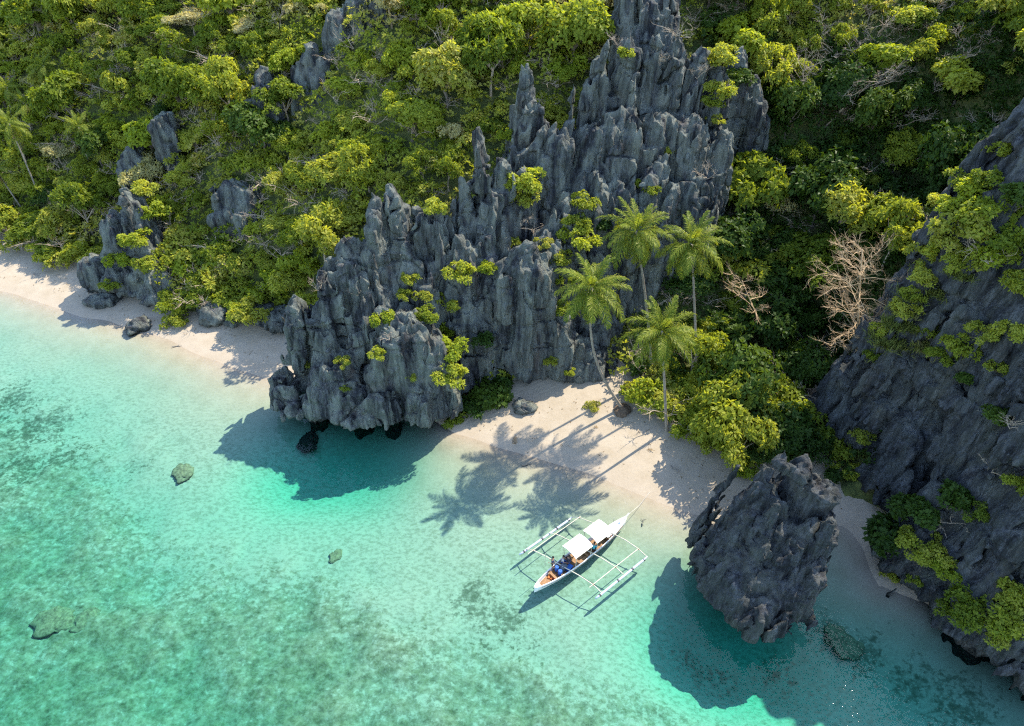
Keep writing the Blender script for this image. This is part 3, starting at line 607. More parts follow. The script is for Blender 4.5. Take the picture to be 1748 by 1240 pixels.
KL = {'broad': 'round full-leaved green tree', 'airy': 'open-crowned tree with pale limbs', 'bright': 'bright large-leaved tree', 'dark': 'dense dark green tree', 'pale': 'flat-topped pale feathery tree',
      'shrub': 'bright leafy shrub', 'bush': 'small-leaved green bush', 'shade': 'dark green bush', 'bare': 'leafless twiggy shrub'}
LM = [((610, 40), 'high dark crag'), ((530, 120), 'crag below the high crag'), ((447, 150), 'narrow upright crag'), ((280, 190), 'left slope lone outcrop'), ((395, 310), 'low bushy outcrop'), ((220, 260), 'outcrop above small headland'),
      ((215, 340), 'small headland tip'), ((330, 490), 'small headland ledge'), ((600, 440), 'big headland lower pinnacles'), ((690, 335), 'big headland tallest pinnacles'), ((815, 260), 'middle cliff slim spire'), ((895, 150), 'tall cliff lone needle'), ((1030, 110), 'tall cliff left spires'),
      ((1105, 20), 'dark tower rock'), ((1280, 120), 'shadowed wall with creepers'), ((1470, 480), 'rust coloured bare tree'), ((1440, 180), 'leaning pale bare tree'), ((1620, 270), 'shaded cliff shoulder'), ((1700, 150), 'shaded cliff brow'), ((1180, 420), 'tallest coconut palm'), ((1270, 500), 'small crooked rust tree'),
      ((134, 240), 'left slope lone palm'), ((30, 250), 'leaning left palms'), ((74, 120), 'highest dark palm'), ((40, 430), 'far beach'), ((300, 60), 'left slope top'), ((150, 30), 'upper left corner'), ((760, 80), 'middle slope top'), ((960, 40), 'saddle by dark tower'), ((1450, 30), 'shaded valley top')]
def where(px, py):
    (lx, ly), nm = min(LM, key=lambda l: (l[0][0]-px)**2+(l[0][1]-py)**2); dx, dy = px-lx, py-ly
    if math.hypot(dx, dy) < 26: return 'beside the '+nm, nm
    if abs(dx) < .45*abs(dy): r = 'above the ' if dy < 0 else 'below the '
    elif abs(dy) < .45*abs(dx): r = 'left of the ' if dx < 0 else 'right of the '
    else: r = ('up ' if dy < 0 else 'down ')+('left of the ' if dx < 0 else 'right of the ')
    return ('well ' if math.hypot(dx, dy) > 75 else 'just ')+r+nm, nm
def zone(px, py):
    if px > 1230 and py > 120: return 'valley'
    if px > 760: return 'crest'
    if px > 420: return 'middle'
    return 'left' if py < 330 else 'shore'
PLAN = []
def plan(kind_, key, px, py, s, fn): PLAN.append((kind_, key, px, py, s, fn))
def flush():
    by = {}
    for it in PLAN: by.setdefault((it[0], it[1])+where(it[2], it[3])[:1], []).append(it)
    for (kd, key, wh), its in by.items():
        its.sort(key=lambda q: q[4])
        for i, it in enumerate(its):
            n = len(its); w_ = '' if n == 1 else ('smallest ' if i == 0 else 'largest ' if i == n-1 else ('second smallest ', 'third smallest ', 'fourth smallest ', 'fifth smallest ', 'sixth smallest ', 'seventh smallest ', 'eighth smallest ', 'ninth smallest ', 'tenth smallest ', 'medium ')[min(i-1, 9)]); grp = KL[key].replace('bush', 'bushe')+'s near the '+where(it[2], it[3])[1]
            it[5](w_+KL[key]+' '+wh, grp)
    PLAN.clear()
cand = usable(scatter(12000, 3.0, -115, 75, 46, 132), 3.5)
frng.shuffle(cand)
cand.sort(key=lambda c: c[1]*TC-(c[2]-CAM_H)*TS)
for x, y, z, px, py in cand[:296]:
    zn = zone(px, py)
    kk = str(frng.choice(['broad', 'airy', 'bright', 'dark', 'pale'], p={'valley': [.16, .20, .03, .56, .05], 'crest': [.18, .38, .29, .04, .11], 'middle': [.20, .28, .28, .04, .20], 'left': [.26, .32, .28, .06, .08], 'shore': [.28, .18, .42, .06, .06]}[zn]))  # valley mix leans to dark leaves to deepen its shade
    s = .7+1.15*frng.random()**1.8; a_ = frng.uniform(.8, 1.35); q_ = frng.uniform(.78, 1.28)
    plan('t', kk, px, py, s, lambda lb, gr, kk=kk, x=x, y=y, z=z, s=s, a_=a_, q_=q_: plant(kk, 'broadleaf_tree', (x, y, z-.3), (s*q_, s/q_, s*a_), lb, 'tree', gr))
flush()
rest = cand[296:]
cand2 = usable(scatter(24000, 1.9, -115, 75, 50, 130), 1.0, 30)
frng.shuffle(cand2)
for i, (x, y, z, px, py) in enumerate(cand2[:480]):
    zn = zone(px, py); s = frng.uniform(1.0, 1.9)
    if i < 150:
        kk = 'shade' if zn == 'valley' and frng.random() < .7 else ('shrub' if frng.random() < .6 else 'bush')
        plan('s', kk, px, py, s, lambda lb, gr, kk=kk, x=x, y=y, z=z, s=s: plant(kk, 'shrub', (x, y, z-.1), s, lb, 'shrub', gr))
    elif i < 440: plan('b', 'bare', px, py, s, lambda lb, gr, x=x, y=y, z=z, s=s: bare('bare_shrub', (x, y, z+.6), s, lb, 'shrub', gr))
flush()
# undergrowth and the trees beyond the limit: masses of leaves on the slope
ug = scatter(150000, .55, -118, 80, 46, 138); gz = hill_z(ug[:, 0][None], ug[:, 1][None])[0]; ge = seg_dist(ug[:, 0], ug[:, 1], EDGE)
st_ = np.stack([frng.uniform(30, 88, 40000), frng.uniform(58, 118, 40000)], 1); sz_ = hill_z(st_[:, 0][None], st_[:, 1][None])[0]
gr_ = np.hypot(hill_z(st_[:, 0][None]+.5, st_[:, 1][None])[0]-sz_, hill_z(st_[:, 0][None], st_[:, 1][None]+.5)[0]-sz_)*2
ks_ = frng.random(40000) < np.clip((gr_-.8)*.9, 0, .75); ug = np.concatenate([ug, st_[ks_]]); gz = np.concatenate([gz, sz_[ks_]]); ge = np.concatenate([ge, np.full(ks_.sum(), 5.0)])
k_ = (ge > .3) & (gz > .4); ug = ug[k_]; gz = gz[k_]; u3 = np.stack([ug[:, 0], ug[:, 1], ug[:, 0]*0], 1)
mound = .5+np.clip(vnoise(u3, 3.4, 77)*1.6-.3, 0, 1)*3.0+np.clip(vnoise(u3, 1.4, 78)-.2, 0, 1)*1.5
C = np.stack([ug[:, 0], ug[:, 1], gz+.1+mound*frng.uniform(.62, 1.0, len(gz))], 1)
Nn = nrm(np.stack([frng.normal(size=len(C))*.5, frng.normal(size=len(C))*.5-.45, np.ones(len(C))], 1))
val = (ug[:, 0]-13) > .25*(ug[:, 1]-60); val &= ug[:, 1] < 96+14*(vnoise(u3, 7, 3)-.5)  # valley part: its deep shade is put into a darker leaf colour
for nm, sel, mt, lb in (('undergrowth', ~val, LEAF_U, 'bright leafy undergrowth covering the sunlit hillside between the trees'), ('shade_toned_undergrowth', val, LEAF_D, 'leafy valley undergrowth behind the palms, coloured dark to stand for deep shade')):
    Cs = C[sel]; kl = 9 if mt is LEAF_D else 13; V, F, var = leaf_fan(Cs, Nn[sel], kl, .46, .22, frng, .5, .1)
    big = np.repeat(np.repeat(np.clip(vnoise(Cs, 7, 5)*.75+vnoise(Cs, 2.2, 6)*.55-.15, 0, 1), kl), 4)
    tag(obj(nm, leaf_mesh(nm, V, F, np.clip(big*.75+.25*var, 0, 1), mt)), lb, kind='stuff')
if rest or True:
    VV, FF, AA = [], [], []; n0 = 0
    for n_, (x, y, z, px, py) in enumerate(list(rest)+cand2[480:]):
        if px > 1230 and py > 150: continue
        C, d, L = crown_pts(frng, 1.9, 1.4, 8, 105, .42); C = C*frng.uniform(.7, 1.15)+np.array([x, y, z+.7])
        V, F, a = leaf_fan(C, nrm(d+np.array([0, 0, .5])), 6, .34, .19, frng); VV.append(V); FF.append(F+n0); AA.append(np.clip(a*.3+frng.random()*.6, 0, 1)); n0 += len(V)
    tag(obj('hillside_scrub', leaf_mesh('hillside_scrub', np.concatenate(VV), np.concatenate(FF), np.concatenate(AA), LEAF_U)), 'low scrub crowns closing the gaps between the hillside trees', kind='stuff')
print('TREES', len(cand), 'rest', len(rest), 'shrubs', len(cand2), 'ug', len(ug))
#DETAILS
print('TRIS', sum(len(m.polygons)*2 for m in bpy.data.meshes))
# ------------------------------------------------------------------ bushes and shrubs: on the sand's edge and in the cracks of the rocks
bpy.context.view_layer.update()
GROUND = [hill, bpy.data.objects['beach_and_sea_floor']]
def leafy(px, py, size, key, label, group, name='shrub', on=None, sink=.25):
    h = seen(px, py+size*.25, on or ROCKS+GROUND)
    if not h: return None
    d = depth(h[1]); s = max(.22, size/2/FPX*d/1.12)
    p = h[1]-Vector((0, 0, s*sink+.5*s*.6))
    if key == 'bare': return bare('bare_shrub', (p.x, p.y, p.z+.5*s), s*.85, label, 'shrub', group)
    return plant(key, name, p, s, label, 'shrub', group)
BEACHB = [(1102, 672, 72, 'shrub', 'bright bush left of the palm trunks at the back of the beach'), (1160, 690, 66, 'bush', 'bush round the foot of the short palm'), (1192, 722, 66, 'shrub', 'bright bush hanging over the sand in front of the tall palm'), (1150, 722, 50, 'shrub', 'low bush on the sand below the short palm'),
          (1232, 742, 56, 'bush', 'bush between the bright overhanging bush and the large yellow-green one'), (1330, 690, 100, 'bush', 'large rounded bush highest of those at the back of the beach'), (1385, 725, 90, 'bush', 'large bush right of the highest rounded bush'), (1300, 745, 86, 'shrub', 'yellow-green bush directly behind the sea stack'),
          (1255, 772, 66, 'shrub', 'yellow-green bush on the sand left of the sea stack top'), (1405, 765, 66, 'bush', 'bush squeezed between sea stack and shaded cliff'), (1275, 800, 40, 'shrub', 'small bush touching the left flank of the sea stack'), (1350, 760, 70, 'bush', 'bush just behind the sea stack tip'),
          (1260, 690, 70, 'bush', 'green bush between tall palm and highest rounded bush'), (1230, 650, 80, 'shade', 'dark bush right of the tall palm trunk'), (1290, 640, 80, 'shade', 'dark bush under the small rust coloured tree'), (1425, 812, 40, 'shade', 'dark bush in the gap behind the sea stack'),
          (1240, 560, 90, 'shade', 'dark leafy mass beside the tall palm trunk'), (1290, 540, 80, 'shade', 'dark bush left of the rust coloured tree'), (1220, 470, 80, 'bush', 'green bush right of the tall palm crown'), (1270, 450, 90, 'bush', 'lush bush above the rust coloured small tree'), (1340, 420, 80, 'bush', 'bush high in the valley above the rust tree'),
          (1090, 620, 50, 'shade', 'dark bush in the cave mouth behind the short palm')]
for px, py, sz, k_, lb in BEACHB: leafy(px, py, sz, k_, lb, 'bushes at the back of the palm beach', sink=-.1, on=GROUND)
SH = [('big headland', [(655, 540, 44, 'shrub'), (645, 600, 26, 'shrub'), (584, 615, 26, 'bush'), (722, 535, 48, 'bush'), (758, 512, 46, 'shrub'), (768, 590, 58, 'shrub'), (770, 632, 50, 'shrub'), (758, 560, 40, 'shrub'), (690, 500, 26, 'bush'), (702, 470, 30, 'shrub'), (545, 490, 34, 'bare'), (786, 458, 46, 'shrub'),
                        (742, 352, 40, 'shrub'), (590, 660, 18, 'bush'), (700, 642, 20, 'shrub'), (525, 620, 20, 'bush'), (610, 500, 24, 'bare'), (665, 575, 30, 'bare'), (720, 500, 34, 'bush')]),
      ('middle cliff', [(835, 660, 80, 'shade'), (805, 690, 56, 'shade'), (776, 712, 36, 'bush'), (822, 575, 44, 'shade'), (860, 640, 50, 'shade'), (895, 300, 60, 'shrub'), (886, 332, 54, 'bush'), (893, 372, 40, 'bare'), (832, 455, 32, 'shrub'), (876, 410, 26, 'shrub'), (926, 412, 30, 'bush'), (952, 436, 44, 'bush'), (990, 400, 56, 'shrub'),
                       (1000, 340, 46, 'bush'), (985, 375, 42, 'bush'), (940, 610, 30, 'bush'), (972, 632, 18, 'shrub'), (910, 390, 36, 'bare'), (1010, 690, 26, 'bush'), (960, 470, 50, 'shrub'), (955, 520, 40, 'bush'), (1030, 380, 40, 'shade')]),
      ('tall fluted cliff', [(936, 170, 46, 'bush'), (930, 190, 40, 'shrub'), (866, 226, 32, 'shrub'), (1052, 78, 40, 'bare'), (1126, 102, 34, 'bare'), (1152, 62, 50, 'bare'), (1222, 92, 64, 'bush'), (1250, 72, 50, 'bush'), (1216, 170, 36, 'bush'), (1221, 202, 26, 'shrub'), (1140, 256, 18, 'shrub'), (1090, 312, 20, 'shrub'), (1112, 322, 28, 'bush'), (1070, 90, 30, 'shrub'),
                            (1205, 300, 40, 'bare'), (1190, 130, 40, 'bare'), (1230, 150, 50, 'bush'), (980, 190, 24, 'bare'), (1255, 130, 60, 'shade')]),
      ('shaded right cliff', [(1700, 360, 90, 'bush'), (1650, 372, 96, 'bush'), (1618, 402, 64, 'bush'), (1722, 402, 70, 'bush'), (1738, 330, 70, 'shade'), (1640, 582, 64, 'bush'), (1608, 602, 46, 'bush'), (1672, 562, 46, 'bush'), (1702, 700, 50, 'shade'), (1722, 722, 56, 'bare'), (1622, 842, 70, 'shade'), (1580, 862, 70, 'shade'), (1520, 902, 90, 'shade'), (1562, 922, 56, 'bush'),
                             (1592, 930, 60, 'bush'), (1650, 1022, 80, 'bush'), (1702, 1030, 90, 'bush'), (1732, 1042, 70, 'bush'), (1622, 1034, 46, 'bush'), (1700, 1064, 60, 'bush'), (1602, 882, 70, 'bare'), (1740, 822, 46, 'bush'), (1502, 560, 34, 'shrub'), (1560, 500, 40, 'bush'), (1690, 300, 60, 'bush'), (1640, 300, 46, 'bush'), (1668, 430, 70, 'bare'), (1570, 430, 50, 'bush'), (1600, 340, 40, 'shrub'),
                             (1520, 975, 30, 'bush'), (1560, 985, 26, 'bush'), (1545, 860, 60, 'shade'), (1690, 800, 44, 'bare'), (1700, 620, 40, 'bush'), (1742, 480, 60, 'bush'), (1740, 1000, 60, 'bush'), (1665, 330, 70, 'shrub'), (1710, 250, 50, 'bush'), (1600, 420, 56, 'shrub'), (1575, 470, 44, 'shrub'), (1545, 520, 44, 'shrub'), (1640, 440, 60, 'bush'), (1690, 430, 64, 'shrub'), (1620, 350, 50, 'shrub'), (1720, 560, 50, 'shrub'), (1650, 640, 40, 'shade'), (1590, 560, 46, 'bush'), (1490, 600, 34, 'bush'), (1470, 740, 36, 'bush'), (1455, 800, 36, 'shrub'), (1660, 860, 50, 'bush'), (1610, 960, 46, 'shrub')]),
      ('small left headland', [(205, 440, 42, 'shrub'), (190, 482, 32, 'bush'), (232, 400, 44, 'shrub'), (262, 442, 50, 'bush'), (340, 450, 80, 'shrub'), (300, 512, 54, 'bush'), (312, 420, 64, 'shrub'), (362, 472, 66, 'shrub'), (420, 440, 66, 'bush'), (432, 526, 60, 'bush'), (300, 542, 42, 'bush'), (480, 470, 66, 'shrub'), (400, 500, 60, 'bush'), (290, 360, 60, 'bush'), (260, 350, 50, 'shrub'),
                              (460, 500, 60, 'shrub'), (330, 500, 50, 'bush'), (520, 440, 60, 'shrub'), (380, 420, 70, 'bush'), (245, 320, 40, 'shrub')])]
KW = {'shrub': 'bright leafy shrub', 'bush': 'green small-leaved bush', 'shade': 'dark green bush', 'bare': 'leafless twiggy shrub'}
LABELS = {}
def spot_label(k_, where, px, py, items, name_of=KW):
    """where on its rock a shrub grows: level from the foot, and side"""
    ys_ = sorted(i[1] for i in items if i[3] == k_); xs_ = sorted(i[0] for i in items if i[3] == k_)
    r = ys_.index(py)/max(1, len(ys_)-1); c = xs_.index(px)/max(1, len(xs_)-1)
    lv = 'near the top of' if r < .25 else 'on the upper face of' if r < .5 else 'on the lower face of' if r < .8 else 'at the foot of'
    sd = 'left side' if c < .34 else 'middle' if c < .67 else 'right side'
    return '%s %s the %s, %s' % (name_of[k_], lv, where, sd)
for where, items in SH:
    seen_l = {}
    for px, py, sz, k_ in items: seen_l.setdefault(spot_label(k_, where, px, py, items), []).append((px, py, sz))
    for px, py, sz, k_ in items:
        lb = spot_label(k_, where, px, py, items); same = seen_l[lb]
        if len(same) > 1:
            big = sorted(same, key=lambda q: -q[1]); i = big.index((px, py, sz))
            lb += ', '+('lowest' if i == 0 else 'highest' if i == len(big)-1 else ('second lowest', 'third lowest', 'fourth lowest', 'fifth lowest')[i-1])
        leafy(px, py, sz, k_, lb, '%ss on the %s' % (KW[k_].replace('bush', 'bushe'), where))
# grass on ledges and brows of the shaded cliff
def grass_mesh(seed):
    rng = np.random.default_rng(seed); n = 260
    C = np.concatenate([rng.normal(size=(n, 2))*.45, np.zeros((n, 1))], 1); Nn = nrm(np.concatenate([rng.normal(size=(n, 2))*.25, np.ones((n, 1))], 1))
    return leaf_mesh('grass_tuft', *leaf_fan(C, Nn, 3, .62, .06, rng, 1.0, 0.0), GRASS)
GT = [grass_mesh(s) for s in (1, 2, 3)]
gl = [(1556, 508, 'uppermost'), (1542, 532, 'second'), (1528, 556, 'third'), (1580, 470, 'high'), (1512, 585, 'lowest'), (1498, 610, 'small'), (1474, 772, 'long pale'), (1462, 792, 'low pale'), (1450, 812, 'bottom pale'), (1702, 178, 'top brow'), (1690, 190, 'second brow'), (1676, 204, 'third brow'), (1722, 160, 'highest brow'), (1560, 560, 'ledge'), (1600, 500, 'inner'), (1540, 590, 'ledge foot'), (1640, 470, 'middle face'), (1590, 600, 'lower face')]
for i, (px, py, wd) in enumerate(gl):
    h = seen(px, py, ROCKS)
    if h is None: h = seen(px+14, py+10, ROCKS)
    if h is None: continue
    o = obj('grass_tuft', GT[i % 3], None, h[1]-Vector((0, 0, .1))); s = random.uniform(1.0, 1.5); o.scale = (s, s, s); o.rotation_euler = (0, 0, i*1.1)
    tag(o, wd+' yellow-green grass tuft on the brow of the shaded right cliff', 'grass tuft', 'grass tufts on the shaded right cliff')

# ------------------------------------------------------------------ coconut palms
def frond_mesh(name, seed, L, curve, m, nl=46):
    rng = np.random.default_rng(seed); ts = np.linspace(0, 1, 12); ang = -curve*ts**1.35
    dx = np.cumsum(np.cos(ang))*L/12; dz = np.cumsum(np.sin(ang))*L/12
    rp = np.stack([dx, np.zeros(12), dz], 1); b = MB(); b.tube(rp, list(np.linspace(.055, .012, 12)), 4, cap=False)
    vs_, fs = [], []; var = []
    nb = b.n
    for i in range(nl):
        t = .12+.86*i/(nl-1); k = t*11; i0 = min(10, int(k)); p = rp[i0]+(rp[i0+1]-rp[i0])*(k-i0); tg = nrm(rp[i0+1]-rp[i0])
        ll = L*.25*(math.sin(math.pi*min(1, .16+.80*t))**.7)*rng.uniform(.85, 1.1)
        for sgn in (-1, 1):
            d = nrm(tg*(.55+.5*t)+np.array([0, sgn, 0])*(1.0-.35*t)+np.array([0, 0, .10])+rng.normal(size=3)*.16)
            d2 = nrm(d*.8+np.array([0, 0, -rng.uniform(.9, 1.7)])); wv = nrm(tg-d*np.dot(tg, d))*.027
            p1 = p+d*ll*.5; p2 = p1+d2*ll*.5
            b.add([p-wv*.7, p+wv*.7, p1+wv, p1-wv, p2+wv*.15, p2-wv*.15], [(0, 1, 2, 3), (3, 2, 4, 5)])
    me = b.mesh(name, m); a = me.attributes.new('var', 'FLOAT', 'POINT'); rr = np.repeat(rng.random(len(me.vertices)//6+1), 6)[:len(me.vertices)]; a.data.foreach_set('value', rr.astype(np.float32)); return me
FR = [frond_mesh('frond', 1, 3.6, .55, PALMLEAF), frond_mesh('frond', 2, 4.2, 1.15, PALMLEAF), frond_mesh('frond', 3, 4.1, 1.45, PALMLEAF)]
FRD = frond_mesh('dry_frond', 4, 3.4, 1.0, PALMDRY, 20)
NUT = simple('coconut', (.13, .14, .04), .6, .4, 8)
nb_ = MB()
for i in range(9):
    a = i*2.4; u, v = np.meshgrid(np.linspace(0, 2*math.pi, 8, endpoint=False), np.linspace(0, math.pi, 6), indexing='ij')
    P = np.stack([np.sin(v)*np.cos(u)*.13, np.sin(v)*np.sin(u)*.13, np.cos(v)*.17], 2).reshape(-1, 3)+np.array([math.cos(a)*.3, math.sin(a)*.3, -.45-.12*(i % 3)])
    I = np.arange(48).reshape(8, 6); J = np.roll(I, -1, 0); nb_.add(P, np.stack([I[:, :-1].ravel(), I[:, 1:].ravel(), J[:, 1:].ravel(), J[:, :-1].ravel()], 1))
NUTS = nb_.mesh('coconuts', NUT, True)
def palm(base, top, label, group, n=26, scale=1.0, bend=.12, seed=0, r=.17, nuts=True, up=78, low=-48):
    rng = random.Random(seed); base = Vector(base); top = Vector(top); v = top-base; H = v.z
    e = empty('coconut_palm', base, label, 'palm tree', group)
    pts = []
    for i in range(15):
        t = i/14; q = Vector((v.x*(t**1.0), v.y*t, H*t)); q.x += -v.x*bend*math.sin(math.pi*t)*1.2; q.y += -v.y*bend*math.sin(math.pi*t); pts.append(tuple(q))
    b = MB(); b.tube([(0, 0, -.8)]+pts, [r*1.9]+[r*(1.35 if i == 0 else 1.0-.42*i/14)*(1+.05*(i % 2)) for i in range(15)], 8); b.build('trunk', PALMBARK, e, None, True)
    for i in range(n):
        t = i/(n-1); el = math.radians(up-(up-low)*t**.85)+rng.uniform(-.12, .12); az = i*2.39996+rng.uniform(-.25, .25)
        o = obj('frond', FR[0 if t < .22 else 1 if t < .7 else 2], e, v); s = scale*rng.uniform(.85, 1.1); o.scale = (s, s, s)
        o.rotation_euler = (Matrix.Rotation(az, 3, 'Z') @ Matrix.Rotation(-el, 3, 'Y') @ Matrix.Rotation(rng.uniform(-.35, .35), 3, 'X')).to_euler()
    for i in range(2+seed % 3):
        o = obj('dry_frond', FRD, e, v-Vector((0, 0, .2))); o.scale = (scale*.8,)*3; o.rotation_euler = (0, math.radians(62+12*i), rng.uniform(0, 6.28))
    if nuts: obj('coconuts', NUTS, e, v)
    return e
def gpt(px, py, z=1.2): p = at(px, py, z); return Vector((p[0], p[1], ground_z(p[0], p[1])))
gA = gpt(1062, 698); tA = Vector(aty(1010, 492, gA.y-1.5)); gB = gpt(1138, 735); tB = Vector(aty(1130, 566, gB.y-.5)); gC = gpt(1190, 664); tC = Vector(aty(1181, 418, gC.y)); gD = gpt(1112, 650); tD = Vector(aty(1086, 396, gD.y))
palm(gA, tA, 'leaning coconut palm with its long pale trunk rising from the open sand', 'coconut palms behind the beach', 34, 1.0, -.25, 1)
palm(gB, tB, 'shortest coconut palm standing in front with a wide drooping crown', 'coconut palms behind the beach', 32, 1.0, .0, 2)
palm(gC, tC, 'tallest straight coconut palm with a full round crown on the right', 'coconut palms behind the beach', 36, 1.0, .0, 3)
palm(gD, tD, 'coconut palm behind the others with its trunk half hidden by the cliff', 'coconut palms behind the beach', 34, 1.0, .05, 4)
for i, (cx1, cy1, bx1, by1, sc_, n_, lb) in enumerate([(16, 212, 72, 346, .75, 20, 'coconut palm with a long leaning trunk at the left edge above the far beach'), (30, 232, 55, 310, .7, 18, 'coconut palm whose crown touches the long leaning one at the left edge'), (134, 218, 153, 284, .75, 20, 'coconut palm standing alone with its pale trunk among bright trees on the left'),
        (-6, 292, 47, 370, .75, 18, 'lowest leaning palm trunk crossing the left edge above the far beach'), (74, 112, 82, 160, .7, 20, 'dark coconut palm highest on the left slope'), (12, 150, 20, 205, .7, 20, 'coconut palm at the left edge below the highest one'), (45, 178, 52, 226, .72, 20, 'coconut palm with spreading fronds on the left slope mid height'), (138, 335, 146, 358, .85, 16, 'low stemless palm with large upright fronds above the small headland')]):
    h = seen(bx1, by1, GROUND)
    if not h: continue
    t = Vector(aty(cx1, cy1, h[1].y-.8)); palm(h[1]-Vector((0, 0, .5)), t, lb, 'coconut palms on the left slope', n_, sc_, .0, 20+i, .13, False)
b = MB()
MOUND = simple('root_mat', (.10, .07, .045), .95, .4, 5)
boulder('root_mound', 1062, 702, 1.2, .85, 61, MOUND, 'dark root mound at the foot of the leaning palm', 'root mound', None, .45)

# ------------------------------------------------------------------ bare trees
def bare_tree(base, top, R, seed, m, label, n1, n2, n3, r0=.13, lowest=.25, tiers=True, limb=.06):
    base = Vector(base); top = Vector(top); v = top-base
    e = empty('bare_tree', base, label, 'tree'); rng = np.random.default_rng(seed); b = MB()
    pts = [np.array(v)*t+np.array([math.sin(t*5)*.12, math.cos(t*4)*.1, 0]) for t in np.linspace(0, 1, 9)]; pts[0][2] -= .6
    b.tube(pts, list(np.linspace(r0, r0*.35, 9)), 6); b.build('trunk', m, e, None, True)
    t = twigs(seed, R, v.z*(1-lowest), n1, n2, n3, limb, tiers, v.z*lowest)
    V = np.concatenate(t.v); k = V[:, 2:3]/max(v.z, .1); V[:, :2] += np.array([[v.x, v.y]])*k; t.v = [V]; t.build('branches', m, e); return e
gT = gpt(1450, 700); bare_tree(gT, aty(1474, 425, gT.y), 4.6, 7, TWIG_O, 'tall leafless tree with rust coloured tiers of twigs in the shaded valley', 26, 9, 8, .15, .42, True, .042)
for (bx1, by1, tx1, ty1, R, sd, m, lb, dy) in [(1320, 612, 1268, 478, 3.0, 8, TWIG_O, 'small crooked tree with rust coloured flat crown right of the tall palm', 0), (1398, 228, 1482, 138, 3.6, 9, TWIG, 'pale bare tree leaning right high in the valley', -1.0), (1375, 205, 1372, 120, 2.6, 10, TWIG, 'thin upright bare tree above the valley, left of the leaning one', 0)]:
    h = seen(bx1, by1, GROUND+ROCKS)
    if h: bare_tree(h[1], aty(tx1, ty1, h[1].y+dy), R, sd, m, lb, 9, 6, 7, .12, .62 if m is TWIG_O else .5, m is TWIG_O, .05)
h = seen(1735, 150, ROCKS)
if h: bare_tree(h[1], aty(1728, 80, h[1].y), 3.0, 12, TWIG, 'dry pale tree crowning the shaded right cliff', 10, 7, 6, .1, .35, False, .05)

# ------------------------------------------------------------------ outrigger boat
WHITE = simple('white_paint', (.60, .59, .565), .45, .06, 3); WOOD = simple('varnished_wood', (.21, .115, .05), .55, .35, 5); BAMBOO = simple('bamboo', (.42, .38, .29), .5, .2, 3)
TARP = simple('white_tarpaulin', (.62, .62, .60), .7, .04, 2); BLUEG = simple('float_paint', (.33, .37, .45), .45, .12, 3); BLACK = simple('black_band', (.03, .03, .035), .5, .2, 4); RED = simple('red_cloth', (.50, .07, .05), .8, .2, 6)
BLUE = simple('blue_plastic', (.025, .09, .28), .4, .15, 6); ORANGE = simple('orange_vest', (.5, .13, .03), .7, .15, 6); DGREY = simple('engine_grey', (.09, .10, .11), .5, .3, 6); NAVY = simple('navy_cloth', (.03, .05, .12), .8, .2, 6)
SKIN = simple('skin', (.24, .13, .08), .55, .08, 6); HAIR = simple('hair', (.015, .012, .01), .5, .2, 8); TEAL = simple('teal_cloth', (.05, .30, .34), .8, .2, 6); PALE = simple('pale_cloth', (.40, .385, .36), .8, .1, 6)
bS = at(914, 1003, .6); bB = at(1068, 883, 1.1); bl = math.dist(bS[:2], bB[:2]); bm = ((bS[0]+bB[0])/2, (bS[1]+bB[1])/2, 0); brz = math.atan2(bB[1]-bS[1], bB[0]-bS[0])
boat = empty('outrigger_boat', bm, 'white outrigger boat with two white canopies moored in the clear shallows', 'boat', None, brz)
BM = Matrix.Translation(bm) @ Matrix.Rotation(brz, 4, 'Z')
hl = bl/2+.1
def station(x):
    t = x/hl; wd = .74*(1-abs(t)**2.3)**.75*(.92 if t > 0 else 1)+.035; g = .58+(.75*max(0, t-.25)**1.7)+.30*max(0, -t-.55)**1.2; k = -.38+.72*max(0, t-.45)**1.5+.8*max(0, -t-.6)**1.3
    return wd, g, min(k, g-.16)
xs_ = np.concatenate([np.linspace(-hl, -hl*.75, 6)[:-1], np.linspace(-hl*.75, hl*.72, 20), np.linspace(hl*.72, hl, 8)[1:]])
b = MB(); rows = []
for x in xs_:
    wd, g, k = station(x)
    rows.append([(x, -wd, g), (x, -wd*.93, g*.55+k*.45), (x, -wd*.55, k*.85+g*.15), (x, 0, k), (x, wd*.55, k*.85+g*.15), (x, wd*.93, g*.55+k*.45), (x, wd, g)])
R_ = np.array(rows).reshape(-1, 3); nI = 7
b.add(R_, [(i*nI+j, (i+1)*nI+j, (i+1)*nI+j+1, i*nI+j+1) for i in range(len(xs_)-1) for j in range(nI-1)]+[tuple(range(nI)), tuple(reversed(range((len(xs_)-1)*nI, len(xs_)*nI)))])
b.build('hull', WHITE, boat, None, False)
for sg in (-1, 1):
    b = MB(); b.tube([(x, sg*station(x)[0], station(x)[1]+.01) for x in xs_], .045, 5); b.build('gunwale', WHITE if sg > 0 else WHITE, boat)
    b = MB(); b.tube([(x, sg*(station(x)[0]*.985+.012), station(x)[1]*.72+station(x)[2]*.28) for x in xs_[2:-3]], .022, 4); b.build('rubbing_strake', WOOD, boat)
ins = [x for x in xs_ if -hl*.9 < x < hl*.62]; b = MB()
V = []; 
for x in ins: wd, g, k = station(x); zf = min(.20, g-.12); V += [(x, -wd*.86, zf), (x, wd*.86, zf)]
b.add(V, [(2*i, 2*i+2, 2*i+3, 2*i+1) for i in range(len(ins)-1)]); b.build('floorboards', WOOD, boat)
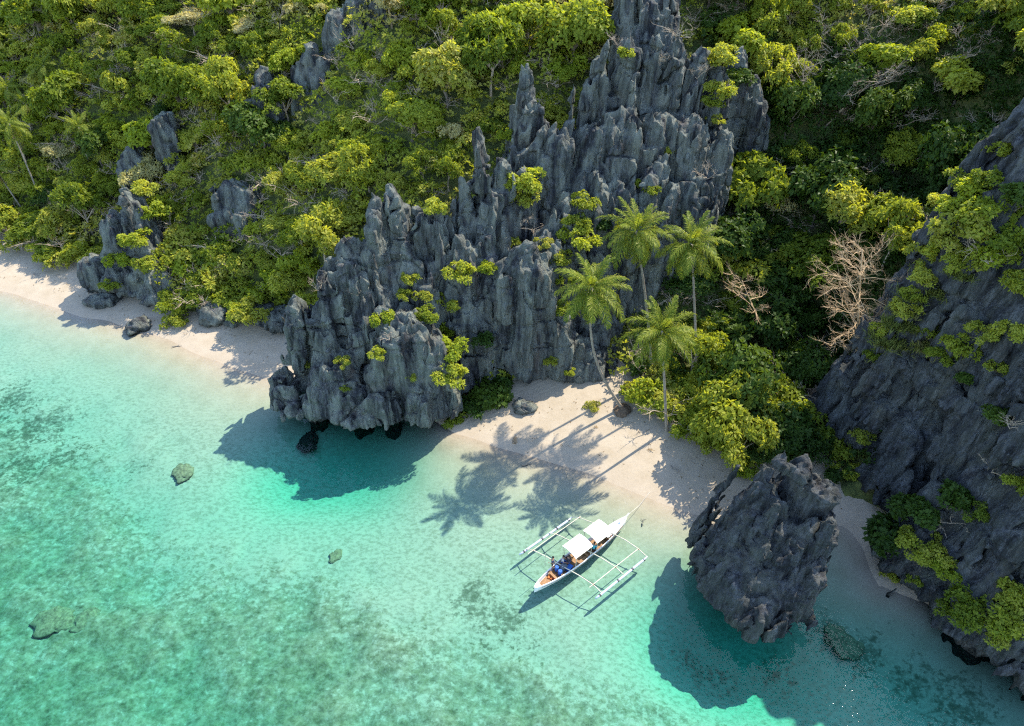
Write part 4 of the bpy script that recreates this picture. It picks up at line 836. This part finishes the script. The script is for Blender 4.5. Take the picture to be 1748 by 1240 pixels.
for x0, x1, m in ((hl*.62, hl*.985, WHITE), (-hl*.99, -hl*.9, WHITE)):
    b = MB(); V = []
    q = np.linspace(x0, x1, 8)
    for x in q: wd, g, k = station(x); V += [(x, -wd*.97, g-.02), (x, wd*.97, g-.02)]
    b.add(V, [(2*i, 2*i+2, 2*i+3, 2*i+1) for i in range(7)]); b.build('foredeck' if x0 > 0 else 'stern_deck', m, boat)
b = MB(); wd, g, k = station(hl); b.tube([(hl-.9, 0, g-.08), (hl, 0, g+.10), (hl+.35, 0, g+.30)], [.10, .08, .05], 6); b.build('prow', WHITE, boat)
for x in (-3.6, -2.9, .2, 1.2, 3.0): b = MB(); wd, g, k = station(x); b.box((x, 0, g-.10), (.22, wd*1.86, .035)); b.build('thwart', WOOD, boat)
b = MB(); b.box((-.4, -.48, .36), (2.6, .30, .05)); b.build('side_bench', WOOD, boat); b = MB(); b.box((-.4, .48, .36), (2.6, .30, .05)); b.build('side_bench', WOOD, boat)
b = MB(); b.box((hl*.55, 0, .82), (.7, .9, .05)); b.build('bow_platform', WHITE, boat)
def canopy(x0, x1, yw, z, y0=0.0):
    b = MB(); nx_, ny_ = 6, 7; top = []
    for i in range(nx_):
        for j in range(ny_):
            u, v_ = i/(nx_-1), j/(ny_-1)*2-1; top.append((x0+(x1-x0)*u, y0+yw*v_, z+.20*(1-v_*v_)-.03*math.sin(u*math.pi*3)))
    lo_ = [(x, y, zz-.03) for x, y, zz in top]; f = [(i*ny_+j, (i+1)*ny_+j, (i+1)*ny_+j+1, i*ny_+j+1) for i in range(nx_-1) for j in range(ny_-1)]
    n = len(top); rim = [i*ny_ for i in range(nx_)]+[(nx_-1)*ny_+j for j in range(1, ny_)]+[i*ny_+ny_-1 for i in range(nx_-2, -1, -1)]+[j for j in range(ny_-2, 0, -1)]
    b.add(top+lo_, f+[tuple(n+k for k in reversed(q)) for q in f]+[(rim[i], n+rim[i], n+rim[(i+1) % len(rim)], rim[(i+1) % len(rim)]) for i in range(len(rim))])
    c = b.build('canopy', TARP, boat)
    for y in (-yw, yw): bb = MB(); bb.tube([(x0, y0+y, z-.03), (x1, y0+y, z-.03)], .03, 5); bb.build('canopy_rail', BAMBOO, c)
    for x in (x0+.12, x1-.12):
        for sg in (-1, 1): bb = MB(); bb.tube([(x, sg*station(x)[0]*.95, station(x)[1]-.1), (x, y0+sg*yw*.97, z)], .028, 5); bb.build('canopy_post', BAMBOO, boat)
canopy(-1.65, .45, .86, 1.95, .1); canopy(.95, 2.95, .90, 1.95, .1)
def skew(x, y): return x-.27*y                      # the cross-beams rake aft to starboard
for x0, z in ((-2.45, .66), (.35, .66), (3.35, .78)):
    b = MB(); b.tube([(skew(x0, 3.75), 3.75, .18), (skew(x0, 3.0), 3.0, .62), (skew(x0, 1.6), 1.6, z+.12), (x0, 0, z+.08), (skew(x0, -1.6), -1.6, z+.12), (skew(x0, -3.0), -3.0, .62), (skew(x0, -3.85), -3.85, .18)], .045, 6); bm_ = b.build('crossbeam', BAMBOO, boat)
    for y in (3.0, -3.0): bb = MB(); bb.tube([(skew(x0, y)-.07, y, .62), (skew(x0, y)+.07, y, .62)], .075, 6); bb.build('lashing', WOOD, bm_)
for y, xa, xb in ((3.0, -3.9, 2.7), (-3.0, -2.1, 4.2)):
    b = MB(); b.tube([(xa, y, .66), ((xa+xb)/2, y, .70), (xb, y, .68)], .035, 5); b.build('outrigger_pole', BAMBOO, boat)
for y, xa, xb in ((3.72, -4.3, 2.3), (-3.88, -2.2, 4.45)):
    b = MB(); b.tube([(xa, y, .14), (xa+.5, y, .09), ((xa+xb)/2, y, .08), (xb-.5, y, .10), (xb, y, .20)], [.06, .115, .115, .115, .05], 8); f_ = b.build('outrigger_float', BLUEG, boat, None, True)
    for t in (.08, .42, .70, .93): bb = MB(); x = xa+(xb-xa)*t; bb.tube([(x-.09, y, .09), (x+.09, y, .09)], .128, 8); bb.build('float_band', BLACK, f_)
b = MB(); b.tube([(-3.5, 1.15, .5), (-3.5, 1.15, 2.3)], .02, 4); b.tube([(3.9, 0, .9), (3.9, 0, 2.4)], .02, 4); b.build('pole', BAMBOO, boat)
b = MB(); b.tube([(hl+.3, 0, 1.2), (hl+2.5, .5, .35), (hl+5.5, 1.3, .0), (hl+9, 2.1, -.15)], .015, 4); b.build('mooring_rope', PALE, boat)
# cargo
def on_boat(x, y, z): return BM @ Vector((x, y, z))
def cargo(name, mb, m, x, y, z, label, cat, rz=0.0): o = mb.build(name, m, None, on_boat(x, y, z)); o.rotation_euler = (0, 0, brz+rz); return tag(o, label, cat)
b = MB(); b.box((0, 0, .26), (.72, .52, .52), taper=.9); b.tube([(0, -.1, .5), (0, -.1, .62)], .12, 8); b.box((-.1, .1, .55), (.3, .16, .1)); cargo('boat_engine', b, DGREY, -2.35, 0, .2, 'dark boxy engine amidships behind the rear canopy of the boat', 'engine')
for x, y, lb, r in ((-2.95, -.22, 'blue plastic drum nearest the stern of the boat', .2), (-2.9, .26, 'blue plastic drum beside the engine on the far side of the boat', .19)):
    b = MB(); b.tube([(0, 0, 0), (0, 0, .05), (0, 0, .30), (0, 0, .34), (0, 0, .56), (0, 0, .62)], [r*.9, r, r, r*1.06, r, r*.8], 12); b.tube([(r*.4, 0, .6), (r*.4, 0, .66)], .04, 6); cargo('drum', b, BLUE, x, y, .2, lb, 'drum')
b = MB(); b.box((0, 0, .17), (.62, .42, .34), taper=.94); b.box((0, 0, .365), (.64, .44, .05)); cargo('cool_box', b, BLUE, -1.95, -.35, .2, 'blue lidded cool box under the edge of the rear canopy', 'cool box', .2)
for x, y, lb in ((-3.75, .1, 'orange life vest on the stern boards beside the red bundle'), (3.35, -.2, 'orange life vest lying on the bow in front of the canopy')):
    b = MB(); b.box((0, .13, .07), (.5, .2, .12), taper=.85); b.box((0, -.13, .07), (.5, .2, .12), taper=.85); b.box((.2, 0, .06), (.14, .3, .1)); cargo('life_vest', b, ORANGE, x, y, station(x)[1]-.09 if x > 0 else .2, lb, 'life vest', .4)
b = MB(); b.box((0, 0, .1), (.34, .3, .2), taper=.6); b.box((.12, .1, .16), (.2, .16, .12), taper=.6); cargo('cloth_bundle', b, RED, -3.6, -.3, .2, 'red cloth bundle on the stern boards of the boat', 'bundle', .8)
# people: one skinned body each, clothes and hair over it
def skin_mesh(name, verts, edges, radii, m, root=0):
    me = bpy.data.meshes.new(name); me.from_pydata(verts, edges, []); o = bpy.data.objects.new(name, me); COL.objects.link(o)
    o.modifiers.new('skin', 'SKIN'); o.modifiers['skin'].use_smooth_shade = True; sd = o.modifiers.new('sub', 'SUBSURF'); sd.levels = 1; sd.render_levels = 1
    if not me.skin_vertices: me.skin_vertices.new()
    for i, r in enumerate(radii): me.skin_vertices[0].data[i].radius = (r, r*.85) if not isinstance(r, tuple) else r; me.skin_vertices[0].data[i].use_root = (i == root)
    bpy.context.view_layer.update(); ev = o.evaluated_get(bpy.context.evaluated_depsgraph_get()); out = bpy.data.meshes.new_from_object(ev)
    bpy.data.objects.remove(o); out.materials.clear(); out.materials.append(m); return out
def person(x, y, z, rz, sit, top, legs, label, reach=0.0, on_world=None):
    h = .50 if sit else .93                                  # hip height
    lean = .06 if sit else .02
    J = [(0, 0, h), (lean*.4, 0, h+.16), (lean, 0, h+.36), (lean*1.3, 0, h+.50), (lean*1.4, 0, h+.58), (lean*1.7, 0, h+.66), (lean*1.9, 0, h+.77)]; R = [(.13, .10), (.125, .095), (.155, .10), (.12, .075), .052, .085, .088]
    Ed = [(i, i+1) for i in range(6)]; arms, legs_i = [], []
    for s in (-1, 1):
        k = len(J); f = .16+reach if sit else .05+reach
        J += [(lean, s*.20, h+.44), (lean+f*.3, s*.25, h+.18), (lean+f+.12, s*.20, h+.02+reach*.6), (lean+f+.20, s*.19, h-.03+reach*.7)]; R += [.055, .042, .032, (.035, .018)]; Ed += [(3, k), (k, k+1), (k+1, k+2), (k+2, k+3)]; arms.append(k)
        k = len(J)
        if sit: J += [(.05, s*.10, h-.02), (.44, s*.12, h+.02), (.46, s*.12, h-.40), (.60, s*.13, h-.45)]
        else: J += [(0, s*.10, h-.08), (.03, s*.11, h-.46), (-.02, s*.12, .08), (.14, s*.13, .04)]
        R += [.085, .058, .042, (.045, .03)]; Ed += [(0, k), (k, k+1), (k+1, k+2), (k+2, k+3)]; legs_i.append(k)
    loc = on_boat(x, y, z) if on_world is None else Vector(on_world)
    body = obj('person', skin_mesh('person', J, Ed, R, SKIN), None, loc); body.rotation_euler = (0, 0, rz+(brz if on_world is None else 0)); tag(body, label, 'person', 'people on the outrigger boat')
    sv = [J[0], J[1], J[2], J[3]]; sr = [(.145, .115), (.14, .11), (.17, .118), (.13, .09)]; se = [(0, 1), (1, 2), (2, 3)]
    for k in arms: q = len(sv); a_, b_ = np.array(J[k]), np.array(J[k+1]); sv += [tuple(a_), tuple(a_*.4+b_*.6)]; sr += [.07, .062]; se += [(3, q), (q, q+1)]
    obj('shirt', skin_mesh('shirt', sv, se, sr, top), body)
    sv = [J[0]]; sr = [(.15, .12)]; se = []
    for k in legs_i: q = len(sv); a_, b_ = np.array(J[k]), np.array(J[k+1]); sv += [tuple(a_), tuple(a_*.25+b_*.75)]; sr += [.10, .085]; se += [(0, q), (q, q+1)]
    obj('shorts', skin_mesh('shorts', sv, se, sr, legs), body)
    hd = np.array(J[6]); b = MB(); u, v_ = np.meshgrid(np.linspace(0, 2*math.pi, 10, endpoint=False), np.linspace(0, math.pi*.62, 6), indexing='ij')
    P = np.stack([np.sin(v_)*np.cos(u)*.104-.02, np.sin(v_)*np.sin(u)*.098, np.cos(v_)*.12+.005], 2).reshape(-1, 3)+hd; I = np.arange(60).reshape(10, 6); J2 = np.roll(I, -1, 0)
    b.add(P, np.stack([I[:, :-1].ravel(), I[:, 1:].ravel(), J2[:, 1:].ravel(), J2[:, :-1].ravel()], 1)); b.build('hair', HAIR, body, None, True)
    for k in arms:
        hb = MB(); w0 = np.array(J[k+3]); d = nrm(w0-np.array(J[k+2]))
        for q, (dy, ln) in enumerate(((-.03, .065), (-.01, .078), (.01, .075), (.03, .06))):
            p = w0+d*.03+np.array([0, dy, 0]); hb.tube([p, p+d*ln*.6, p+d*ln+np.array([0, 0, -.02])], [.010, .009, .007], 5)
        sd_ = 1 if J[k][1] < 0 else -1; hb.tube([w0+np.array([0, sd_*.02, 0]), w0+d*.03+np.array([0, sd_*.055, 0]), w0+d*.06+np.array([0, sd_*.06, -.01])], [.012, .011, .008], 5); hb.build('fingers', SKIN, body)
    return body
person(-3.05, .62, .22, 2.0, False, NAVY, BLACK, 'person in dark shirt standing on the far side near the stern', .05)
person(-1.75, .05, .2, .3, True, BLACK, NAVY, 'person in black shirt sitting under the rear canopy edge', .1)
person(.72, .30, .2, -2.6, True, RED, NAVY, 'person in red shirt sitting between the two canopies', .05)
person(1.0, -.42, .2, .4, True, TEAL, BLACK, 'person in teal shirt sitting at the near side between canopies', .1)
person(3.05, -.1, .42, 2.8, True, ORANGE, BLACK, 'person in orange shirt sitting at the bow', .08)
person(-2.1, .42, .2, -.8, True, PALE, BLUE, 'person in pale shirt sitting beside the engine', .12)

# ------------------------------------------------------------------ things washed up on the sand
DRIFT = bark_mat('driftwood', (.10, .085, .07), (.22, .20, .17))
for i, (px, py, L, a, lb) in enumerate([(900, 786, 1.1, .3, 'short dark driftwood branch at the edge of the palm shadow'), (1100, 880, .9, 1.2, 'small driftwood stick in the shallows near the boat bow'), (1150, 800, 1.3, 2.2, 'grey driftwood branch on the sand below the bright bush'), (300, 585, 1.2, .2, 'driftwood branch on the second beach in front of the boulders'), (60, 470, 1.4, 2.6, 'long driftwood branch on the far beach')]):
    p = gpt(px, py, .6); b = MB(); rr = random.Random(i); q = [(-L/2+L*t, rr.uniform(-.08, .08), .05+rr.uniform(0, .06)) for t in (0, .25, .5, .75, 1)]; b.tube(q, [.06, .055, .05, .04, .02], 6); b.tube([q[2], (q[2][0]+.25, .28, .16)], [.03, .012], 5); b.tube([q[3], (q[3][0]+.15, -.22, .12)], [.025, .01], 5)
    o = b.build('driftwood', DRIFT, None, p); o.rotation_euler = (0, 0, a); tag(o, lb, 'driftwood')
for i, (px, py, lb) in enumerate([(1010, 730, 'dry brown palm frond fallen on the sand left of the leaning palm'), (1120, 770, 'dry brown palm frond lying below the low bush'), (880, 735, 'dry fallen frond near the cliff overhang')]):
    o = obj('fallen_frond', FRD, None, gpt(px, py, 1.0)+Vector((0, 0, .25))); o.rotation_euler = (.1, .18, i*2.1+.4); o.scale = (.6, .6, .35); tag(o, lb, 'palm frond')
lr = np.random.default_rng(3); pts = []
for _ in range(9000):
    x, y = lr.uniform(-75, 32), lr.uniform(40, 98); pts.append((x, y))
pts = np.array(pts); z, d = seabed_z(pts[:, 0][None], pts[:, 1][None]); z = z[0]; d = d[0]; e = seg_dist(pts[:, 0], pts[:, 1], EDGE)
pr = np.exp(-((d-2.2-.8*vnoise(np.stack([pts[:, 0], pts[:, 1], z], 1), 4, 8))/.35)**2)+.9*np.exp(-((e+.9)/1.1)**2)+.03
ok = (lr.random(len(pts)) < pr) & (d > .3) & (e < .6)
C = np.stack([pts[ok, 0], pts[ok, 1], z[ok]+.015], 1); V, F, var = leaf_fan(C, np.tile([[0, 0, 1.0]], (len(C), 1)), 3, .16, .07, lr, .1, .04)
tag(obj('beach_litter', leaf_mesh('beach_litter', V, F, var, PALMDRY)), 'dry leaves and bits of weed along the tide line', kind='stuff')
